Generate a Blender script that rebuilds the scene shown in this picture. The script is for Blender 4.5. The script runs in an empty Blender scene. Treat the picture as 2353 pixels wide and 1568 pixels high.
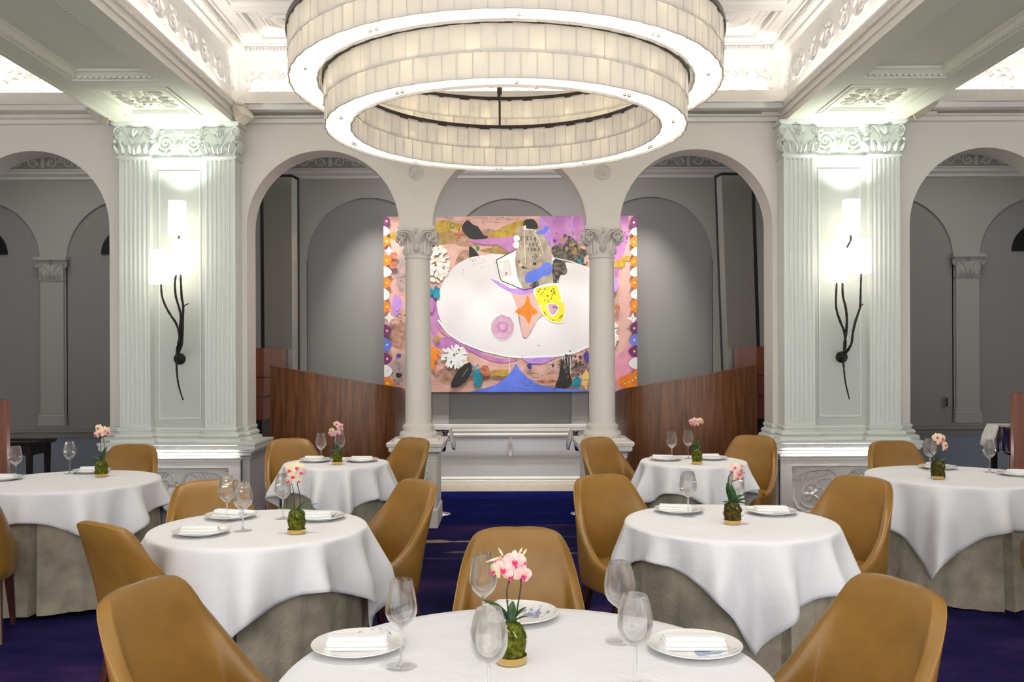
import bpy, math, random
from mathutils import Vector, Matrix, noise
R = math.radians; PI = math.pi; TAU = 2*math.pi
C = bpy.context.scene.collection
F = 2050.0; H = 1.54; CX = 1172.0; HY = 825.0; ROLL = 0.0035

def P(x, y, D):
    """a photo pixel at depth D, as a point of the room"""
    x0 = x - ROLL*(y-784); y0 = y + ROLL*(x-1176.5)
    return Vector(((x0-CX)/F*D, D, H + (HY-y0)/F*D))

# ------------------------------------------------------------------ materials
def mat(name, col, rough=.5, metal=0., bump=0., bscale=40., var=0., vscale=3., stretch=(1,1,1), spec=.5, sheen=0., coat=0., col2=None, ramp=(.35,.65), detail=4):
    m = bpy.data.materials.new(name); m.use_nodes = True
    nt = m.node_tree; N = nt.nodes; L = nt.links
    b = N['Principled BSDF']
    b.inputs['Base Color'].default_value = (*col, 1); b.inputs['Roughness'].default_value = rough
    b.inputs['Metallic'].default_value = metal; b.inputs['Specular IOR Level'].default_value = spec
    b.inputs['Sheen Weight'].default_value = sheen; b.inputs['Coat Weight'].default_value = coat
    b.inputs['Coat Roughness'].default_value = .2
    tc = N.new('ShaderNodeTexCoord'); mp = N.new('ShaderNodeMapping'); mp.inputs['Scale'].default_value = stretch
    L.new(tc.outputs['Object'], mp.inputs['Vector'])
    if var or col2:
        n = N.new('ShaderNodeTexNoise'); n.inputs['Scale'].default_value = vscale; n.inputs['Detail'].default_value = detail
        L.new(mp.outputs[0], n.inputs['Vector'])
        r = N.new('ShaderNodeValToRGB'); r.color_ramp.elements[0].position = ramp[0]; r.color_ramp.elements[1].position = ramp[1]
        if col2: c0, c1 = col, col2
        else: c0 = tuple(max(0, c*(1-var)) for c in col); c1 = tuple(min(1, c*(1+var)) for c in col)
        r.color_ramp.elements[0].color = (*c0, 1); r.color_ramp.elements[1].color = (*c1, 1)
        L.new(n.outputs['Fac'], r.inputs['Fac']); L.new(r.outputs['Color'], b.inputs['Base Color'])
    if bump:
        n2 = N.new('ShaderNodeTexNoise'); n2.inputs['Scale'].default_value = bscale; n2.inputs['Detail'].default_value = 3
        L.new(mp.outputs[0], n2.inputs['Vector'])
        bp = N.new('ShaderNodeBump'); bp.inputs['Strength'].default_value = bump; bp.inputs['Distance'].default_value = .01
        L.new(n2.outputs['Fac'], bp.inputs['Height']); L.new(bp.outputs['Normal'], b.inputs['Normal'])
    return m

def emit(name, col, s):
    m = bpy.data.materials.new(name); m.use_nodes = True; nt = m.node_tree; nt.nodes.clear()
    e = nt.nodes.new('ShaderNodeEmission'); e.inputs['Color'].default_value = (*col, 1); e.inputs['Strength'].default_value = s
    o = nt.nodes.new('ShaderNodeOutputMaterial'); nt.links.new(e.outputs[0], o.inputs[0]); return m

def lit_shade(name, col, s, trans=.5, pattern=False, diff=(.95,.93,.9)):
    """translucent lamp material with a glow of its own"""
    m = bpy.data.materials.new(name); m.use_nodes = True; nt = m.node_tree; N = nt.nodes; L = nt.links; N.clear()
    d = N.new('ShaderNodeBsdfDiffuse'); d.inputs['Color'].default_value = (*diff, 1)
    t = N.new('ShaderNodeBsdfTranslucent'); t.inputs['Color'].default_value = (*diff, 1)
    mx = N.new('ShaderNodeMixShader'); mx.inputs[0].default_value = trans
    L.new(d.outputs[0], mx.inputs[1]); L.new(t.outputs[0], mx.inputs[2])
    e = N.new('ShaderNodeEmission'); e.inputs['Color'].default_value = (*col, 1); e.inputs['Strength'].default_value = s
    ad = N.new('ShaderNodeAddShader'); L.new(mx.outputs[0], ad.inputs[0]); L.new(e.outputs[0], ad.inputs[1])
    out = N.new('ShaderNodeOutputMaterial'); last = ad.outputs[0]
    if pattern:
        tc = N.new('ShaderNodeTexCoord'); v = N.new('ShaderNodeTexVoronoi'); v.inputs['Scale'].default_value = 110; v.inputs['Randomness'].default_value = .15
        L.new(tc.outputs['Object'], v.inputs['Vector'])
        r = N.new('ShaderNodeValToRGB'); r.color_ramp.elements[0].position = .15; r.color_ramp.elements[1].position = .45
        r.color_ramp.elements[0].color = (.93,.92,.88,1); r.color_ramp.elements[1].color = (.80,.79,.76,1)
        L.new(v.outputs['Distance'], r.inputs['Fac']); L.new(r.outputs[0], d.inputs['Color']); L.new(r.outputs[0], t.inputs['Color'])
        g = N.new('ShaderNodeBsdfGlossy'); g.inputs['Roughness'].default_value = .25
        fr = N.new('ShaderNodeLayerWeight'); fr.inputs['Blend'].default_value = .2
        m2 = N.new('ShaderNodeMixShader'); L.new(fr.outputs['Fresnel'], m2.inputs[0]); L.new(last, m2.inputs[1]); L.new(g.outputs[0], m2.inputs[2]); last = m2.outputs[0]
    L.new(last, out.inputs[0]); return m

def thin_glass(name):
    m = bpy.data.materials.new(name); m.use_nodes = True; nt = m.node_tree; N = nt.nodes; L = nt.links; N.clear()
    t = N.new('ShaderNodeBsdfTransparent'); g = N.new('ShaderNodeBsdfGlass'); g.inputs['IOR'].default_value = 1.42; g.inputs['Roughness'].default_value = .0
    mx = N.new('ShaderNodeMixShader'); mx.inputs[0].default_value = .40; L.new(t.outputs[0], mx.inputs[1]); L.new(g.outputs[0], mx.inputs[2])
    o = N.new('ShaderNodeOutputMaterial'); L.new(mx.outputs[0], o.inputs[0]); return m

def wood(name, dark, light, rough=.35, scale=(14,14,1.1), coat=.15):
    m = mat(name, dark, rough, col2=light, vscale=2.2, stretch=scale, ramp=(.3,.72), coat=coat, detail=8)
    return m

M = {}
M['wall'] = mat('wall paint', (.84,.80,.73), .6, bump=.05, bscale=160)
M['pier'] = mat('pier paint', (.77,.805,.765), .5, bump=.03, bscale=160)
M['panelp'] = mat('pier panel paint', (.60,.64,.60), .55, bump=.03, bscale=160)
M['beam'] = mat('beam paint', (.79,.795,.665), .6, bump=.04, bscale=160)
M['trim'] = mat('plaster trim', (.88,.85,.79), .5)
M['plaster'] = mat('white plaster', (.86,.85,.83), .55)
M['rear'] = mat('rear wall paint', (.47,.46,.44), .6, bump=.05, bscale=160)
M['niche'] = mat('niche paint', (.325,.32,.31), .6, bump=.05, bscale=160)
M['dado'] = mat('rear dado paint', (.62,.62,.65), .55)
M['dadoblue'] = mat('blue grey dado paint', (.27,.31,.39), .55)
M['leather'] = mat('tan leather', (.285,.145,.026), .30, var=.12, vscale=7, bump=.10, bscale=420, spec=.5)
M['pipe'] = mat('leather piping', (.38,.19,.035), .4)
M['legwood'] = wood('mahogany leg', (.035,.008,.006), (.10,.025,.016), .35)
M['linen'] = mat('white tablecloth linen', (.83,.83,.85), .85, bump=.9, bscale=7, sheen=.1, spec=.2)
M['napkin'] = mat('white napkin linen', (.90,.90,.89), .85, bump=.08, bscale=500, spec=.2)
M['skirt'] = mat('taupe linen', (.37,.33,.25), .9, bump=.5, bscale=60, var=.16, vscale=9, spec=.15)
M['walnut'] = wood('walnut veneer', (.11,.038,.014), (.28,.11,.042), .34)
M['walnut2'] = wood('walnut cladding', (.16,.045,.022), (.27,.085,.045), .38, scale=(9,9,1))
M['edge'] = wood('veneer edge', (.20,.07,.03), (.30,.12,.05), .4)
M['blackw'] = mat('black stained wood', (.022,.014,.014), .3)
M['brass'] = mat('brushed brass', (.72,.50,.20), .20, metal=1.)
M['steel'] = mat('polished steel', (.72,.70,.68), .14, metal=1.)
M['dsteel'] = mat('dark steel', (.20,.18,.17), .25, metal=1.)
M['bronze'] = mat('dark bronze', (.055,.043,.034), .4, metal=.6)
M['iron'] = mat('black iron', (.018,.015,.013), .45, metal=.4, bump=.6, bscale=90)
M['black'] = mat('black paint', (.008,.008,.010), .4)
M['moss'] = mat('green moss', (.055,.075,.008), .95, col2=(.24,.25,.03), vscale=70, bump=1., bscale=260, spec=.1)
M['mossd'] = mat('brown moss', (.045,.04,.012), .95, col2=(.16,.13,.03), vscale=70, bump=1., bscale=260, spec=.1)
M['leaf'] = mat('orchid leaf', (.012,.055,.012), .38, col2=(.035,.13,.022), vscale=20)
M['stem'] = mat('orchid stem', (.028,.032,.012), .5)
M['root'] = mat('air root', (.45,.50,.30), .6)
M['petalp'] = mat('pink petal', (.78,.40,.40), .5, col2=(.84,.62,.54), vscale=60)
M['petalc'] = mat('cream petal', (.80,.68,.36), .5, col2=(.86,.70,.52), vscale=60)
M['lip'] = mat('magenta lip', (.72,.03,.22), .5)
M['lipc'] = mat('orange column', (.95,.42,.10), .5)
M['glass'] = thin_glass('clear glass')
M['beige'] = mat('beige plastic', (.74,.67,.57), .45)
M['grille'] = mat('speaker grille', (.55,.50,.38), .6, bump=.5, bscale=500)
M['ventdark'] = mat('vent slot', (.22,.21,.19), .7)
M['ventslat'] = mat('vent slat', (.62,.60,.55), .5)
M['stone'] = mat('travertine', (.50,.41,.30), .4, col2=(.60,.51,.39), vscale=9)
M['mirror'] = mat('grey mirror', (.33,.325,.30), .2, metal=.35)
M['bevelg'] = mat('pale glass edge', (.42,.47,.43), .15, metal=.3)
M['tile'] = lit_shade('chandelier glass tile', (1,.95,.90), .05, trans=.68, pattern=True, diff=(.86,.84,.80))
M['tileedge'] = mat('glass tile edge', (.74,.70,.64), .3)
M['diffuser'] = lit_shade('opal diffuser', (1,.93,.82), .30, trans=.5)
M['bulb'] = emit('bulb', (1,.76,.46), 120)
M['shade'] = lit_shade('sconce shade', (1,.97,.86), .62, trans=.5)
M['cove'] = emit('cove strip', (1,.93,.83), 19)
M['ledstrip'] = emit('led strip', (1,.93,.88), 50)
M['down'] = emit('downlight lens', (1,.9,.75), 12)

def plate_mat():
    m = mat('plate china', (.86,.85,.82), .18, coat=.5)
    nt = m.node_tree; N = nt.nodes; L = nt.links; b = N['Principled BSDF']
    tc = N.new('ShaderNodeTexCoord'); sp = N.new('ShaderNodeSeparateXYZ'); L.new(tc.outputs['Object'], sp.inputs[0])
    n = N.new('ShaderNodeTexNoise'); n.inputs['Scale'].default_value = 55; n.inputs['Detail'].default_value = 6
    mp = N.new('ShaderNodeMapping'); mp.inputs['Scale'].default_value = (1,.35,1); L.new(tc.outputs['Object'], mp.inputs[0]); L.new(mp.outputs[0], n.inputs['Vector'])
    r = N.new('ShaderNodeValToRGB'); r.color_ramp.elements[0].position = .46; r.color_ramp.elements[1].position = .56
    r.color_ramp.elements[0].color = (0,0,0,1); r.color_ramp.elements[1].color = (1,1,1,1); L.new(n.outputs['Fac'], r.inputs[0])
    # the print covers one lens-shaped patch of the plate
    d = N.new('ShaderNodeVectorMath'); d.operation = 'DISTANCE'; d.inputs[1].default_value = (.062,.028,.015); L.new(tc.outputs['Object'], d.inputs[0])
    lt = N.new('ShaderNodeMath'); lt.operation = 'LESS_THAN'; lt.inputs[1].default_value = .058; L.new(d.outputs['Value'], lt.inputs[0])
    mu = N.new('ShaderNodeMath'); mu.operation = 'MULTIPLY'; L.new(lt.outputs[0], mu.inputs[0]); L.new(r.outputs[0], mu.inputs[1])
    mx = N.new('ShaderNodeMixRGB'); mx.inputs[1].default_value = (.86,.85,.82,1); mx.inputs[2].default_value = (.20,.27,.46,1)
    L.new(mu.outputs[0], mx.inputs[0]); L.new(mx.outputs[0], b.inputs['Base Color']); return m
M['plate'] = plate_mat()

def carpet_mat():
    m = mat('purple carpet', (.02,.012,.06), .95, bump=.5, bscale=300, spec=.05)
    nt = m.node_tree; N = nt.nodes; L = nt.links; b = N['Principled BSDF']
    tc = N.new('ShaderNodeTexCoord'); mp = N.new('ShaderNodeMapping'); mp.inputs['Scale'].default_value = (1,1.7,1); L.new(tc.outputs['Object'], mp.inputs[0])
    n = N.new('ShaderNodeTexNoise'); n.inputs['Scale'].default_value = .9; n.inputs['Detail'].default_value = 9; n.inputs['Roughness'].default_value = .62; L.new(mp.outputs[0], n.inputs['Vector'])
    r = N.new('ShaderNodeValToRGB'); e = r.color_ramp.elements
    e[0].position = .30; e[0].color = (.005,.005,.030,1); e[1].position = .74; e[1].color = (.10,.06,.14,1)
    for p, c in ((.44,(.012,.011,.065)), (.54,(.024,.015,.080)), (.64,(.05,.028,.10))):
        x = e.new(p); x.color = (*c, 1)
    L.new(n.outputs['Fac'], r.inputs[0])
    n2 = N.new('ShaderNodeTexNoise'); n2.inputs['Scale'].default_value = 1.1; n2.inputs['Detail'].default_value = 3; n2.inputs['Distortion'].default_value = .6
    mp2 = N.new('ShaderNodeMapping'); mp2.inputs['Scale'].default_value = (1,5.5,1); mp2.inputs['Location'].default_value = (.35,.9,0); L.new(tc.outputs['Object'], mp2.inputs[0]); L.new(mp2.outputs[0], n2.inputs['Vector'])
    r2 = N.new('ShaderNodeValToRGB'); r2.color_ramp.elements[0].position = .56; r2.color_ramp.elements[1].position = .60
    r2.color_ramp.elements[0].color = (0,0,0,1); r2.color_ramp.elements[1].color = (1,1,1,1); L.new(n2.outputs['Fac'], r2.inputs[0])
    sp = N.new('ShaderNodeSeparateXYZ'); L.new(tc.outputs['Object'], sp.inputs[0])
    mr = N.new('ShaderNodeMapRange'); mr.inputs['From Min'].default_value = 6.85; mr.inputs['From Max'].default_value = 7.15; L.new(sp.outputs['Y'], mr.inputs['Value'])
    mr2 = N.new('ShaderNodeMapRange'); mr2.inputs['From Min'].default_value = 7.75; mr2.inputs['From Max'].default_value = 7.55; L.new(sp.outputs['Y'], mr2.inputs['Value'])
    mm = N.new('ShaderNodeMath'); mm.operation = 'MULTIPLY'; L.new(mr.outputs[0], mm.inputs[0]); L.new(mr2.outputs[0], mm.inputs[1])
    m3 = N.new('ShaderNodeMath'); m3.operation = 'MULTIPLY'; L.new(mm.outputs[0], m3.inputs[0]); L.new(r2.outputs[0], m3.inputs[1])
    mx = N.new('ShaderNodeMixRGB'); mx.inputs[2].default_value = (.42,.33,.25,1); L.new(m3.outputs[0], mx.inputs[0]); L.new(r.outputs[0], mx.inputs[1]); L.new(mx.outputs[0], b.inputs['Base Color'])
    return m
M['carpet'] = carpet_mat()
M['blue'] = mat('deep blue carpet', (.003,.006,.085), .95, col2=(.008,.013,.17), vscale=2, stretch=(1,4,1), bump=.5, bscale=300, spec=.05, ramp=(.4,.7))

# ------------------------------------------------------------------ mesh builder
class MB:
    def __init__(s): s.v = []; s.f = []; s.m = []; s.cur = 0
    def add(s, vs, fs, mi=None):
        o = len(s.v); s.v += [tuple(p) for p in vs]; mi = s.cur if mi is None else mi
        for f in fs: s.f.append(tuple(i+o for i in f)); s.m.append(mi)
    def box(s, x0, x1, y0, y1, z0, z1, mi=None):
        if x0 > x1: x0, x1 = x1, x0
        s.add([(x0,y0,z0),(x1,y0,z0),(x1,y1,z0),(x0,y1,z0),(x0,y0,z1),(x1,y0,z1),(x1,y1,z1),(x0,y1,z1)],
              [(0,3,2,1),(4,5,6,7),(0,1,5,4),(1,2,6,5),(2,3,7,6),(3,0,4,7)], mi)
    def grid(s, rows, closed=False, mi=None, cap0=False, cap1=False):
        n = len(rows[0]); vs = [p for r in rows for p in r]; fs = []
        for i in range(len(rows)-1):
            for j in range(n if closed else n-1):
                k = (j+1) % n
                fs.append((i*n+j, i*n+k, (i+1)*n+k, (i+1)*n+j))
        if cap0: fs.append(tuple(range(n))[::-1])
        if cap1: fs.append(tuple(range((len(rows)-1)*n, len(rows)*n)))
        s.add(vs, fs, mi)
    def lathe(s, prof, c=(0,0,0), n=32, mi=None):
        rows = [[(c[0]+r*math.cos(TAU*j/n), c[1]+r*math.sin(TAU*j/n), c[2]+z) for j in range(n)] for r, z in prof]
        s.grid(rows, True, mi, cap0=prof[0][0] > 1e-5, cap1=prof[-1][0] > 1e-5)
    def tube(s, pts, rad, n=8, mi=None):
        pts = [Vector(p) for p in pts]; k = len(pts)
        if not hasattr(rad, '__len__'): rad = [rad]*k
        rows = []; up = Vector((.13,.07,1)).normalized()
        for i in range(k):
            t = (pts[min(i+1,k-1)]-pts[max(i-1,0)]).normalized()
            if abs(t.dot(up)) > .95: u2 = Vector((1,.1,0))
            else: u2 = up
            a = t.cross(u2).normalized(); b = t.cross(a)
            rows.append([tuple(pts[i]+a*math.cos(TAU*j/n)*rad[i]+b*math.sin(TAU*j/n)*rad[i]) for j in range(n)])
        s.grid(rows, True, mi, True, True)
    def ball(s, c, r, n=12, sx=1, sy=1, sz=1, mi=None):
        rows = []
        for i in range(n//2+1):
            a = -PI/2+PI*i/(n//2); cr = max(math.cos(a), .001)
            rows.append([(c[0]+sx*r*cr*math.cos(TAU*j/n), c[1]+sy*r*cr*math.sin(TAU*j/n), c[2]+sz*r*math.sin(a)) for j in range(n)])
        s.grid(rows, True, mi, True, True)
    def prism(s, poly, y0, y1, mi=None):
        """polygon in x, z pulled from y0 to y1"""
        n = len(poly); s.add([(x,y0,z) for x,z in poly]+[(x,y1,z) for x,z in poly],
            [tuple(range(n)), tuple(range(2*n-1,n-1,-1))]+[(i+n,(i+1)%n+n,(i+1)%n,i) for i in range(n)], mi)
    def zprism(s, poly, z0, z1, mi=None):
        n = len(poly); s.add([(x,y,z0) for x,y in poly]+[(x,y,z1) for x,y in poly],
            [tuple(range(n))[::-1], tuple(range(n,2*n))]+[(i,(i+1)%n,(i+1)%n+n,i+n) for i in range(n)], mi)
    def mould(s, path, prof, closed=False, mi=None):
        """sweep a profile [(offset, z)] along a path in plan with mitred corners; offset goes to the right of travel"""
        n = len(path); rows = []
        for i in range(n):
            p = Vector(path[i])
            a = Vector(path[i-1]) if (i > 0 or closed) else None
            b = Vector(path[(i+1) % n]) if (i < n-1 or closed) else None
            ns = []
            if a is not None: d = (p-a).normalized(); ns.append(Vector((d.y,-d.x)))
            if b is not None: d = (b-p).normalized(); ns.append(Vector((d.y,-d.x)))
            nn = ns[0] if len(ns) == 1 else (ns[0]+ns[1]).normalized()
            k = 1/max(.25, nn.dot(ns[0]))
            rows.append([(p.x+nn.x*k*o, p.y+nn.y*k*o, z) for o, z in prof])
        if closed: rows.append(rows[0])
        s.grid(rows, False, mi)
    def build(s, name, mats, parent=None, smooth=None, loc=None, auto=None, **kw):
        me = bpy.data.meshes.new(name); me.from_pydata(s.v, [], s.f)
        if not isinstance(mats, (list, tuple)): mats = [mats]
        for m in mats: me.materials.append(M[m] if isinstance(m, str) else m)
        if len(mats) > 1: me.polygons.foreach_set('material_index', s.m)
        if smooth is None: smooth = True
        me.polygons.foreach_set('use_smooth', [bool(smooth)]*len(me.polygons))
        me.update()
        if smooth: me.set_sharp_from_angle(angle=R(38 if auto is None else auto))
        o = bpy.data.objects.new(name, me); C.objects.link(o)
        if parent is not None: o.parent = parent
        if loc is not None: o.location = loc
        for k, v in kw.items(): o[k] = v
        return o

def empty(name, loc=(0,0,0), rz=0, label=None, cat=None, group=None, kind=None):
    o = bpy.data.objects.new(name, None); C.objects.link(o); o.location = loc; o.rotation_euler = (0,0,rz); o.empty_display_size = .1
    return tag(o, label, cat, group, kind)
def tag(o, label=None, cat=None, group=None, kind=None):
    if label: o['label'] = label
    if cat: o['category'] = cat
    if group: o['group'] = group
    if kind: o['kind'] = kind
    return o
def struct(name, mb, m, parent=None, smooth=False, **k):
    o = mb.build(name, m, parent, smooth, **k)
    if parent is None: o['kind'] = 'structure'
    return o
def copy_tree(o, parent=None):
    c = o.copy(); C.objects.link(c)
    if parent is not None: c.parent = parent
    for ch in list(o.children): copy_tree(ch, c)
    return c
def mod(o, kind, **k):
    m = o.modifiers.new(kind.lower(), kind)
    for a, b in k.items(): setattr(m, a, b)
    return o

# ------------------------------------------------------------------ carved ornament
def ridge(mb, f, pts, r0, r1=None, hs=1., n=5, mi=None):
    r1 = r0 if r1 is None else r1; k = len(pts); rows = []
    for i in range(k):
        a = pts[max(i-1,0)]; b = pts[min(i+1,k-1)]; dx, dy = b[0]-a[0], b[1]-a[1]; l = math.hypot(dx,dy) or 1; nx, ny = -dy/l, dx/l
        t = i/(k-1); r = r0+(r1-r0)*t
        rows.append([f(pts[i][0]+nx*r*math.cos(PI*j/(n-1)), pts[i][1]+ny*r*math.cos(PI*j/(n-1)), hs*r*math.sin(PI*j/(n-1))) for j in range(n)])
    mb.grid(rows, mi=mi)
def spiral(cx, cy, r, turns=1.6, a0=0., d=1, n=22, r1=.12):
    return [(cx+r*(1-(1-r1)*t/n)*math.cos(a0+d*TAU*turns*t/n), cy+r*(1-(1-r1)*t/n)*math.sin(a0+d*TAU*turns*t/n)) for t in range(n+1)]
def mound(mb, f, u, v, ang, L, W, h, n=6, curl=0., mi=None):
    """a leaf shaped swelling from (u, v)"""
    rows = []; x, y, a = u, v, ang
    for i in range(n+1):
        t = i/n; w = W*math.sin(PI*min(1,t*.85+.12))**.8*(1-.15*t); nx, ny = -math.sin(a), math.cos(a)
        hh = h*math.sin(PI*min(.999,t*.8+.2))
        rows.append([f(x+nx*w*q, y+ny*w*q, hh*k) for q, k in ((-1,0),(-.6,.7),(-.15,1.),(0,.65),(.15,1.),(.6,.7),(1,0))])
        x += math.cos(a)*L/n; y += math.sin(a)*L/n; a += curl/n
    mb.grid(rows, mi=mi)
def rosette(mb, f, u, v, r, k=8, h=.012, dome=.3):
    for i in range(k): mound(mb, f, u+r*.18*math.cos(TAU*i/k), v+r*.18*math.sin(TAU*i/k), TAU*i/k, r*.8, r*.30, h)
    rows = []
    for i in range(5):
        a = PI/2*i/4; rr = r*dome*math.cos(a)+1e-4
        rows.append([f(u+rr*math.cos(TAU*j/10), v+rr*math.sin(TAU*j/10), h*1.5*math.sin(a)) for j in range(10)])
    mb.grid(rows, True)
def scroll_pair(mb, f, u, v, s, h=1.):
    """palmette between two S scrolls, about 1.0 s wide and .55 s tall"""
    for d in (-1, 1):
        p = [(u+d*s*.02, v-s*.02), (u+d*s*.10, v-s*.16), (u+d*s*.22, v-s*.20)]+[(q[0], q[1]) for q in spiral(u+d*s*.30, v-s*.05, s*.15, 1.6, -PI/2+d*.25, d, 20)]
        ridge(mb, f, p, s*.026*h, s*.014*h, 1.1)
        for k in range(4):
            a = -PI/2+d*(.9+k*.8); mound(mb, f, u+d*s*.30+s*.14*math.cos(a), v-s*.05+s*.14*math.sin(a), a+d*.5, s*.12, s*.035, s*.035*h, curl=d*.8)
        q = [(u+d*s*.42, v-s*.12), (u+d*s*.48, v+s*.02), (u+d*s*.42, v+s*.16), (u+d*s*.33, v+s*.20)]
        ridge(mb, f, q, s*.02*h, s*.008, 1.1)
    for k in range(-3, 4): mound(mb, f, u, v-s*.03, PI/2+k*.30, s*(.30-.02*abs(k)), s*.028, s*.03*h)
    mound(mb, f, u, v-s*.2, PI/2, s*.17, s*.05, s*.045*h)

def fy(x0, Y0, z0, sx=1): return lambda u, v, h: (x0+sx*u, Y0-h, z0+v)           # faces the camera
def fx(X0, y0, z0, sx): return lambda u, v, h: (X0-sx*h, y0+u, z0+v)                # faces the middle of the room
def fdown(x0, y0, z0): return lambda u, v, h: (x0+u, y0+v, z0-h)
# ================================================================== the building
YW, YB, YR = 8.25, 8.53, 10.95      # arcade face, arcade back, rear wall
XL = 7.6
# floor
b = MB(); b.add([(-XL,-1.5,0),(XL,-1.5,0),(XL,8.31,0),(-XL,8.31,0)], [(0,1,2,3)]); struct('floor', b, 'carpet')
b = MB(); b.box(-XL,XL,8.31,10.35,-.01,.002); struct('floor_2', b, 'blue')
b = MB(); b.box(-XL,XL,10.35,YR,-.01,.004); struct('floor_3', b, 'stone')

# arcade wall with arches
def arch_strip(mb, xc, r, zs, y0, y1, ztop, n=28, back=True):
    A = [(xc-r*math.cos(PI*i/n), zs+r*math.sin(PI*i/n)) for i in range(n+1)]
    for i in range(n):
        (xa,za),(xb,zb) = A[i], A[i+1]
        mb.add([(xa,y0,za),(xb,y0,zb),(xb,y0,ztop),(xa,y0,ztop)], [(0,1,2,3)])
        if back: mb.add([(xa,y1,za),(xb,y1,zb),(xb,y1,ztop),(xa,y1,ztop)], [(3,2,1,0)])
    mb.grid([[(x,y0,z) for x,z in A],[(x,y1,z) for x,z in A]])
ZT = 4.02
b = MB()
arch_strip(b, 0, .713, 2.77, YW, YB, ZT)
for s in (-1,1):
    for xc, r in ((1.725,.705),(4.41,.71),(6.14,.71)): arch_strip(b, s*xc, r, 2.77, YW, YB, ZT)
    for x0, x1, z0 in ((.713,1.02,2.77),(2.43,3.70,0),(5.12,5.43,2.77),(6.85,XL,0)): b.box(s*x0, s*x1, YW, YB, z0, ZT)
struct('wall_middle', b, 'wall', smooth=True)

# rear wall with blind arcade
def blind(mb, nb, xs, xc, r, zs, y0, y1, zb):
    A = [(xc-r, zb)]+[(xc-r*math.cos(PI*i/28), zs+r*math.sin(PI*i/28)) for i in range(29)]+[(xc+r, zb)]
    mb.grid([[(x,y0,z) for x,z in A],[(x,y1,z) for x,z in A]])
b = MB(); nb = MB()
y0, y1 = YR-.028, YR
arcs = [(-6.47,.76),(-4.67,.76),(-3.1,.62),(-1.72,.765),(0,.75),(1.72,.765),(3.1,.62),(4.67,.76),(6.47,.76)]
# wall face above the arches and between them, in strips
xs = -XL
arcs2 = [(-6.49,.74),(-4.67,.76),(-1.72,.765),(0,.75),(1.72,.765),(4.67,.76),(6.49,.74)]
for xc, r in arcs2:
    b.box(xs, xc-r, y0, y1, 0, 4.10)
    for i in range(28):
        xa, za = xc-r*math.cos(PI*i/28), 2.755+r*math.sin(PI*i/28); xb, zb = xc-r*math.cos(PI*(i+1)/28), 2.755+r*math.sin(PI*(i+1)/28)
        b.add([(xa,y0,za),(xb,y0,zb),(xb,y0,4.1),(xa,y0,4.1)], [(0,1,2,3)])
    blind(b, nb, None, xc, r, 2.755, y0, y1, .74)
    b.box(xc-r, xc+r, y0, y1, 0, .74)
    xs = xc+r
b.box(xs, XL, y0, y1, 0, 4.10)
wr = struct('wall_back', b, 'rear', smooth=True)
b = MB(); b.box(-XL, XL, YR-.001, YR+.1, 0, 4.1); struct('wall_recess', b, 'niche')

# rear wall dado, ledge and baseboard
for nm, x0, x1, m in (('trim_1',-2.6,2.6,'dado'),('trim_2',-XL,-2.6,'dadoblue'),('trim_3',2.6,XL,'dadoblue')):
    b = MB(); b.box(x0,x1,y0-.012,y0,.10,.60); struct(nm, b, m)
    b = MB(); b.mould([(x1,y0-.012),(x0,y0-.012)][::-1], [(0,.585),(.012,.59),(.012,.605),(.022,.61),(.022,.628),(.014,.635),(.014,.648),(.045,.662),(.045,.70),(.05,.705),(.05,.738),(.0,.742)])
    struct('trim_moulding', b, 'trim' if m == 'dado' else 'niche')
b = MB(); b.mould([(-XL,y0-.012),(XL,y0-.012)], [(0,.0),(.022,.002),(.022,.05),(.014,.056),(.014,.07),(.02,.075),(.012,.09),(0,.10)]); struct('baseboard_back', b, 'trim')
# small pilasters of the side niches
for s in (-1,1):
    b = MB(); x = s*5.585
    b.box(x-.14,x+.14,y0-.04,y0,.742,2.52)
    b.box(x-.165,x+.165,y0-.06,y0,.742,.84); b.mould([(x-.14,y0),(x-.14,y0-.04),(x+.14,y0-.04),(x+.14,y0)], [(.02,.84),(.02,.87),(.008,.885),(.012,.90),(0,.91)])
    b.box(x-.155,x+.155,y0-.055,y0,2.515,2.53)
    b.prism([(x-.14,2.53),(x+.14,2.53),(x+.145,2.62),(x+.175,2.76),(x-.175,2.76),(x-.145,2.62)], y0-.06, y0)
    b.box(x-.20,x+.20,y0-.10,y0,2.76,2.80)
    o = struct('trim_pilaster', b, 'rear', smooth=False)
    b = MB(); f = fy(x, y0-.06, 2.53)
    for d in (-1,1):
        ridge(b, f, spiral(d*.155,.165,.038,1.7,PI/2,-d), .012, .006, 1.8)
        ridge(b, f, [(d*.02,.06),(d*.05,.14),(d*.12,.20)], .010, .008, 1.5)
        for k in range(2): mound(b, f, d*(.04+.055*k), .0, PI/2-d*.15, .11, .026, .03)
    mound(b, f, 0, .0, PI/2, .15, .032, .035); rosette(b, f, 0, .20, .035, 6, .015)
    b.build('carved_relief', 'rear', o)

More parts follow.
